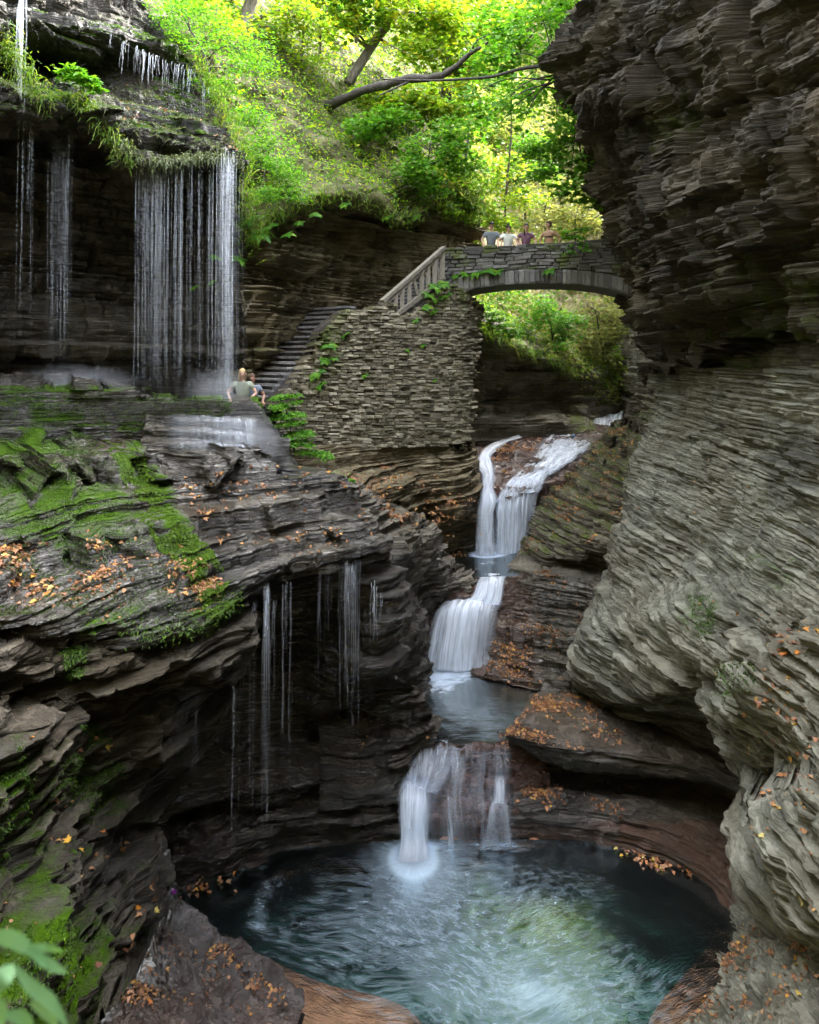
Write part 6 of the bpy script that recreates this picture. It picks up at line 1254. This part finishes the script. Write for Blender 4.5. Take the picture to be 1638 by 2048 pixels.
for ri, L_ in rest.items():
    r = np.random.default_rng(500+ri); p, nn, s = np.array([q[0] for q in L_]), np.array([q[1] for q in L_]), np.array([q[2] for q in L_])
    stuff(link('leaf_litter', leaf_mesh('leaf_litter', p, nn+r.normal(0, .3, p.shape), s, 'oval' if ri % 2 else 'maple', r, .5), M['litter']), REG[ri][1].replace('fallen leaves', 'scattered fallen leaves'))
# ---------------------------------------------------------------- people
def skin(name, V, E, R, mat, parent, root=0, sub=1, loc=(0, 0, 0)):
    me = bpy.data.meshes.new(name); me.from_pydata(V, E, []); o = bpy.data.objects.new(name, me); COL.objects.link(o)
    md = o.modifiers.new('s', 'SKIN'); md.use_smooth_shade = True
    for i, s in enumerate(me.skin_vertices[0].data): s.radius = (R[i], R[i]) if not isinstance(R[i], tuple) else R[i]; s.use_root = i == root
    if sub: o.modifiers.new('u', 'SUBSURF').levels = sub
    dg = bpy.context.evaluated_depsgraph_get(); m2 = bpy.data.meshes.new_from_object(o.evaluated_get(dg)); m2.name = name
    bpy.data.objects.remove(o); bpy.data.meshes.remove(me); m2.polygons.foreach_set('use_smooth', [True]*len(m2.polygons))
    m2.materials.clear(); m2.materials.append(mat); q = bpy.data.objects.new(name, m2); COL.objects.link(q); q.parent = parent; return q
def plain(name, c, rough=.7): t = NT(name); p = t.pos(); return t.done(t.bsdf(t.mix(t.mr(t.noise(p, 18, 3), .3, .7), tuple(v*.82 for v in c), c), rough))
plain('skin', (.50, .29, .21), .5); plain('skin_dark', (.36, .19, .13), .5)
def person(label, at, h, face, shirt, legs, hair, hands, skinm='skin', longhair=0., cap=None, bun=False, glasses=False, braid=False, strap=None, pack=None, lean=.06, sleeve=.45, turn=0., top=None):
    """at: feet; face: heading of the chest (radians, 0 looks at -y); hands: reach of left, right hand as points in body space"""
    t = empty('person', at, label, 'person'); t.rotation_euler = (0, 0, face); k = h/1.75; sk = M[skinm]
    W = lambda x, y, z: (x*k, y*k, z*k)
    V, E, R = [], [], []
    def v(p, r, pr=None):
        V.append(W(*p)); R.append(r*k if not isinstance(r, tuple) else (r[0]*k, r[1]*k)); i = len(V)-1
        if pr is not None: E.append((pr, i))
        return i
    f = -lean
    q_ = 1. if top == 'band' else .78
    pel = v((0, 0, .95), (.135*q_, .095*q_)); wa = v((0, f*.5, 1.12), (.125*q_, .09*q_), pel); ch = v((0, f*1.2, 1.33), (.15*q_, .105*q_), wa); nb = v((0, f*1.4, 1.46), .06*q_, ch); nk = v((0, f*1.7, 1.53), .052, nb)
    c, s = math.cos(turn), math.sin(turn); hd = lambda x, y, z: (x*c-y*s, f*1.9+x*s+y*c, z)
    j = v(hd(0, -.012, 1.575), (.06, .066), nk); m_ = v(hd(0, -.008, 1.65), (.075, .092), j); v(hd(0, .004, 1.73), (.066, .078), m_)
    for sd, hand in ((-1, hands[0]), (1, hands[1])):
        hp = v((sd*.095, 0, .88), .088, pel); kn = v((sd*.1, -.02, .49), .058, hp); an = v((sd*.1, .01, .09), .04, kn); v((sd*.12, -.13, .035), (.04, .03), an)
        sh = v((sd*.185, f*1.3, 1.41), .058, ch); a = np.array([sd*.185, f*1.3, 1.41]); b = np.array(hand, float); d = b-a; L = min(np.linalg.norm(d), .55); d = d/np.linalg.norm(d)
        b = a+d*L; mid = (a+b)/2; bend = math.sqrt(max(.28**2-(L/2)**2, 0)); o_ = np.array([sd*.75, .55, -.2]); o_ -= d*(o_@d); o_ /= np.linalg.norm(o_); el = mid+o_*bend
        e = v(tuple(el), .041, sh); w = v(tuple(b), .028, e); fd = np.array([0, -.9, -.35]); fd /= np.linalg.norm(fd)
        pm = v(tuple(b+fd*.06), (.036, .02), w)
        for q, (ox, l) in enumerate(((-.03, .062), (-.01, .074), (.01, .07), (.028, .056))):
            p0 = b+fd*.085+np.array([ox, 0, 0]); i0 = v(tuple(p0), .0088, pm); i1 = v(tuple(p0+fd*l*.55), .0082, i0); v(tuple(p0+fd*l*.85+[0, 0, -l*.4]), .007, i1)
        th = b+fd*.03+np.array([-sd*.035, 0, 0]); i0 = v(tuple(th), .0105, w); v(tuple(th+fd*.045+np.array([-sd*.018, 0, -.005])), .009, i0)
    body = skin('body', V, E, R, sk, t, pel, 1)
    # shirt and trousers follow the body just outside it
    if top != 'band':
        sv, se, sr = [W(0, 0, .90), W(0, f*.5, 1.12), W(0, f*1.2, 1.33), W(0, f*1.45, 1.445)], [(0, 1), (1, 2), (2, 3)], [(.16*k, .12*k), (.155*k, .115*k), (.176*k, .13*k), (.09*k, .085*k)]
        for sd, hand in ((-1, hands[0]), (1, hands[1])):
            i = 5 if sd < 0 else None
            ids = [q for q in range(len(V)) if abs(V[q][0]-sd*.185*k) < 1e-6 and abs(V[q][2]-1.41*k) < 1e-6]; q = ids[0]; a, b = np.array(V[q]), np.array(V[q+1]); n0 = len(sv)
            sv += [tuple(a), tuple(a+(b-a)*sleeve*1.3)]; se += [(2, n0), (n0, n0+1)]; sr += [.075*k, .066*k]
        skin('shirt', sv, se, sr, M[shirt], t, 0, 1)
    else:
        skin('top', [W(0, f*1.0, 1.22), W(0, f*1.2, 1.33)], [(0, 1)], [(.172*k, .128*k), (.18*k, .132*k)], M[shirt], t, 0, 1)
    lv, le, lr = [W(0, 0, 1.0)], [], [(.148*k, .108*k)]
    for sd in (-1, 1): n0 = len(lv); lv += [W(sd*.095, 0, .86), W(sd*.1, -.02, .49), W(sd*.1, .01, .1)]; le += [(0, n0), (n0, n0+1), (n0+1, n0+2)]; lr += [.105*k, .078*k, .06*k]
    skin('trousers', lv, le, lr, M[legs], t, 0, 1)
    for sd in (-1, 1): skin('shoe', [W(sd*.1, .03, .06), W(sd*.115, -.08, .045), W(sd*.125, -.17, .035)], [(0, 1), (1, 2)], [.05*k, .048*k, .04*k], M['bark_dark'], t, 0, 1)
    def ell(name, p, r, mat, cut=None, seg=14):
        b = bmesh.new(); bmesh.ops.create_uvsphere(b, u_segments=seg, v_segments=10, radius=1)
        for q in b.verts: q.co = Vector((q.co.x*r[0]*k, q.co.y*r[1]*k, q.co.z*r[2]*k))
        if cut: bmesh.ops.delete(b, geom=[q for q in b.verts if cut(q.co/k)], context='VERTS')
        bmesh.ops.rotate(b, verts=b.verts, cent=(0, 0, 0), matrix=Matrix.Rotation(turn, 3, 'Z')); bmesh.ops.translate(b, verts=b.verts, vec=Vector(W(*hd(*p))))
        me = bpy.data.meshes.new(name); b.to_mesh(me); b.free(); me.polygons.foreach_set('use_smooth', [True]*len(me.polygons)); return _par(link(name, me, M[mat]), t)
    if hair: ell('hair', (0, .018, 1.682), (.092, .108, .115), hair, lambda q: q.y < -.03 and q.z < .035 and abs(q.x) < .085)
    if longhair: ell('long_hair', (0, .045, 1.682-longhair*.5), (.10, .075, .06+longhair*.6), hair, lambda q: q.y < -.052)
    if bun: ell('hair_bun', (0, .03, 1.825), (.045, .045, .04), hair)
    if braid: ell('hair_braid', (-.075, -.07, 1.46), (.03, .03, .11), hair)
    if cap: ell('cap', (0, 0, 1.73), (.088, .104, .075), cap, lambda q: q.z < -.012); ell('cap_brim', (0, -.115, 1.722), (.07, .07, .012), cap)
    ell('nose', (0, -.104, 1.648), (.013, .02, .022), skinm)
    ell('mouth', (0, -.092, 1.602), (.026, .008, .007), 'lips')
    for sd in (-1, 1):
        ell('ear', (sd*.082, 0, 1.65), (.014, .026, .034), skinm)
        if glasses: ell('sunglasses', (sd*.035, -.092, 1.675), (.032, .014, .022), 'black_cloth')
        else: ell('eye', (sd*.032, -.088, 1.675), (.013, .008, .008), 'black_cloth')
    if strap:
        b = MB(); q = [np.array(W(*p)) for p in ((.075, .06, 1.47), (.07, f*1.6-.115, 1.40), (.03, f*1.3-.145, 1.25), (.0, f-.135, 1.1), (-.04, f*.6-.12, .98))] if strap == 1 else []
        b.tube(crom(np.array(q), 14, True), .017*k, 5); b.build('bag_strap', M['navy_cloth'], t)
    if pack: ell('backpack', (0, .19, 1.27), (.15, .1, .22), pack)
    return t
def _par(o, p): o.parent = p; return o
for n_, c_ in (('grey_cloth', (.16, .18, .21)), ('white_cloth', (.72, .74, .70)), ('plum_cloth', (.17, .08, .13)), ('black_cloth', (.012, .012, .014)), ('maroon_cloth', (.2, .035, .06)), ('olive_cloth', (.24, .27, .2)), ('blue_grey_cloth', (.17, .2, .26)), ('navy_cloth', (.02, .03, .07)), ('pale_denim', (.5, .54, .6)), ('dark_hair', (.018, .011, .009)), ('blond_hair', (.5, .37, .17)), ('brown_hair', (.10, .055, .03)), ('lips', (.35, .13, .11))): plain(n_, c_)
zd = CZ+2.38
def onb(px, off, head): q = bp(px, 560, off); return (q[0], q[1], zd)
def htall(px, py_top, off): return P(px, py_top, bp(px, 560, off)[1])[2]-zd
person('man in a grey t-shirt and dark cap leaning on the bridge parapet', onb(979, .72, 0), htall(979, 444, .72)/1.035, 0, 'grey_cloth', 'navy_cloth', None, [(-.3, -.35, 1.0), (.3, -.35, 1.0)], cap='black_cloth', sleeve=.5)
person('woman in a white v-neck top with hair in a bun and a dark bag strap', onb(1013, .75, 0), htall(1013, 451, .75)/1.02, .1, 'white_cloth', 'pale_denim', 'dark_hair', [(-.42, -.32, 1.02), (.45, -.32, 1.02)], bun=True, glasses=True, strap=1)
person('young woman in a plum t-shirt with a dark braid over her shoulder', onb(1051, .8, 0), htall(1051, 448, .8)/1.02, -.08, 'plum_cloth', 'navy_cloth', 'dark_hair', [(-.28, -.36, 1.05), (.26, -.3, 1.0)], braid=True)
person('woman in a black cropped top and maroon leggings turning to the side', onb(1100, 1.0, 0), htall(1100, 443, 1.0)/1.02, -.55, 'black_cloth', 'maroon_cloth', 'brown_hair', [(-.25, -.1, .95), (.3, -.05, .95)], turn=-.8, top='band', pack=None)
zp = CZ-2.1
person('woman with long blond hair and an olive t-shirt standing by the falling column', (P(486, 780, 16.35)[0], 16.35, zp), (P(484, 737, 16.35)[2]-zp)/1.02, .15, 'olive_cloth', 'navy_cloth', 'blond_hair', [(-.28, -.28, 1.02), (.2, -.32, 1.05)], longhair=.2, pack='navy_cloth', turn=.25)
person('dark haired companion in a blue grey t-shirt looking along the path', (P(503, 780, 16.7)[0], 16.7, zp), (P(503, 747, 16.7)[2]-zp)/1.02, .5, 'blue_grey_cloth', 'navy_cloth', 'brown_hair', [(-.22, -.32, 1.02), (.22, -.32, 1.02)], 'skin_dark', turn=.7)
# the small round things lying in the stream and at the pool's tip
def pebble(name, mat, p, r, label, cat):
    b = bmesh.new(); bmesh.ops.create_icosphere(b, subdivisions=3, radius=r)
    for q in b.verts: q.co += q.normal*r*.14*float(vnoise(q.co.x/r*1.5, q.co.y/r*1.5, q.co.z/r*1.5, 4)); q.co.z *= .85
    me = bpy.data.meshes.new(name); b.to_mesh(me); b.free(); me.polygons.foreach_set('use_smooth', [True]*len(me.polygons)); o = link(name, me, M[mat]); o.location = p; tag(o, label, cat)
plain('blue_rubber', (.01, .12, .3), .35); plain('purple_rubber', (.16, .005, .17), .4)
pebble('ball', 'blue_rubber', P(1147, 872, 25.9), .055, 'small blue ball lodged at the top edge of the upper fall', 'ball')
pebble('ball', 'purple_rubber', P(347, 1784, 12.0), .055, 'small purple ball at the dark tip of the pool', 'ball')
# ---------------------------------------------------------------- camera, sky, sun
cd = bpy.data.cameras.new('camera'); cam = bpy.data.objects.new('camera', cd); COL.objects.link(cam); SC.camera = cam
cam.location = (0, 0, CZ); cam.rotation_euler = (math.radians(90), 0, 0)
cd.sensor_fit = 'VERTICAL'; cd.sensor_height = 36; cd.lens = 36*F/2048; cd.shift_y = (HY-1024)/2048; cd.clip_end = 500; cd.clip_start = .05
w = bpy.data.worlds.new('World'); SC.world = w; w.use_nodes = True; wt = w.node_tree; bg = wt.nodes['Background']
sky = wt.nodes.new('ShaderNodeTexSky'); sky.sky_type = 'NISHITA'; sky.sun_disc = False
EL, AZ = math.radians(48), math.radians(52)                    # the sun stands beyond the right cliff, which shades the gorge
sky.sun_elevation = EL; sky.sun_rotation = AZ; sky.air_density = 1.2; sky.dust_density = 3.
hs = wt.nodes.new('ShaderNodeHueSaturation'); hs.inputs['Saturation'].default_value = .3; wt.links.new(sky.outputs[0], hs.inputs['Color']); wt.links.new(hs.outputs[0], bg.inputs[0]); bg.inputs[1].default_value = .15
sd = bpy.data.lights.new('sun', 'SUN'); sd.energy = 1.0; sd.angle = math.radians(12); sd.color = (1, .95, .86)
so = bpy.data.objects.new('sun', sd); COL.objects.link(so)
dv = Vector((math.sin(AZ)*math.cos(EL), math.cos(AZ)*math.cos(EL), math.sin(EL))); so.rotation_euler = dv.to_track_quat('Z', 'Y').to_euler(); so.location = (0, 0, 40)
vs = SC.view_settings; vs.view_transform = 'Standard'; vs.look = 'None'; vs.exposure = 4.75; vs.gamma = 1
SC.cycles.use_denoising = True; SC.cycles.max_bounces = 8; SC.cycles.diffuse_bounces = 4; SC.cycles.glossy_bounces = 3; SC.cycles.transmission_bounces = 4
SC.cycles.transparent_max_bounces = 24; SC.cycles.sample_clamp_indirect = 6
SC.cycles.use_adaptive_sampling = True; SC.cycles.adaptive_threshold = .02

cd.dof.use_dof = True; cd.dof.focus_distance = 15; cd.dof.aperture_fstop = 2.0
SC.cycles.denoising_prefilter = 'ACCURATE'
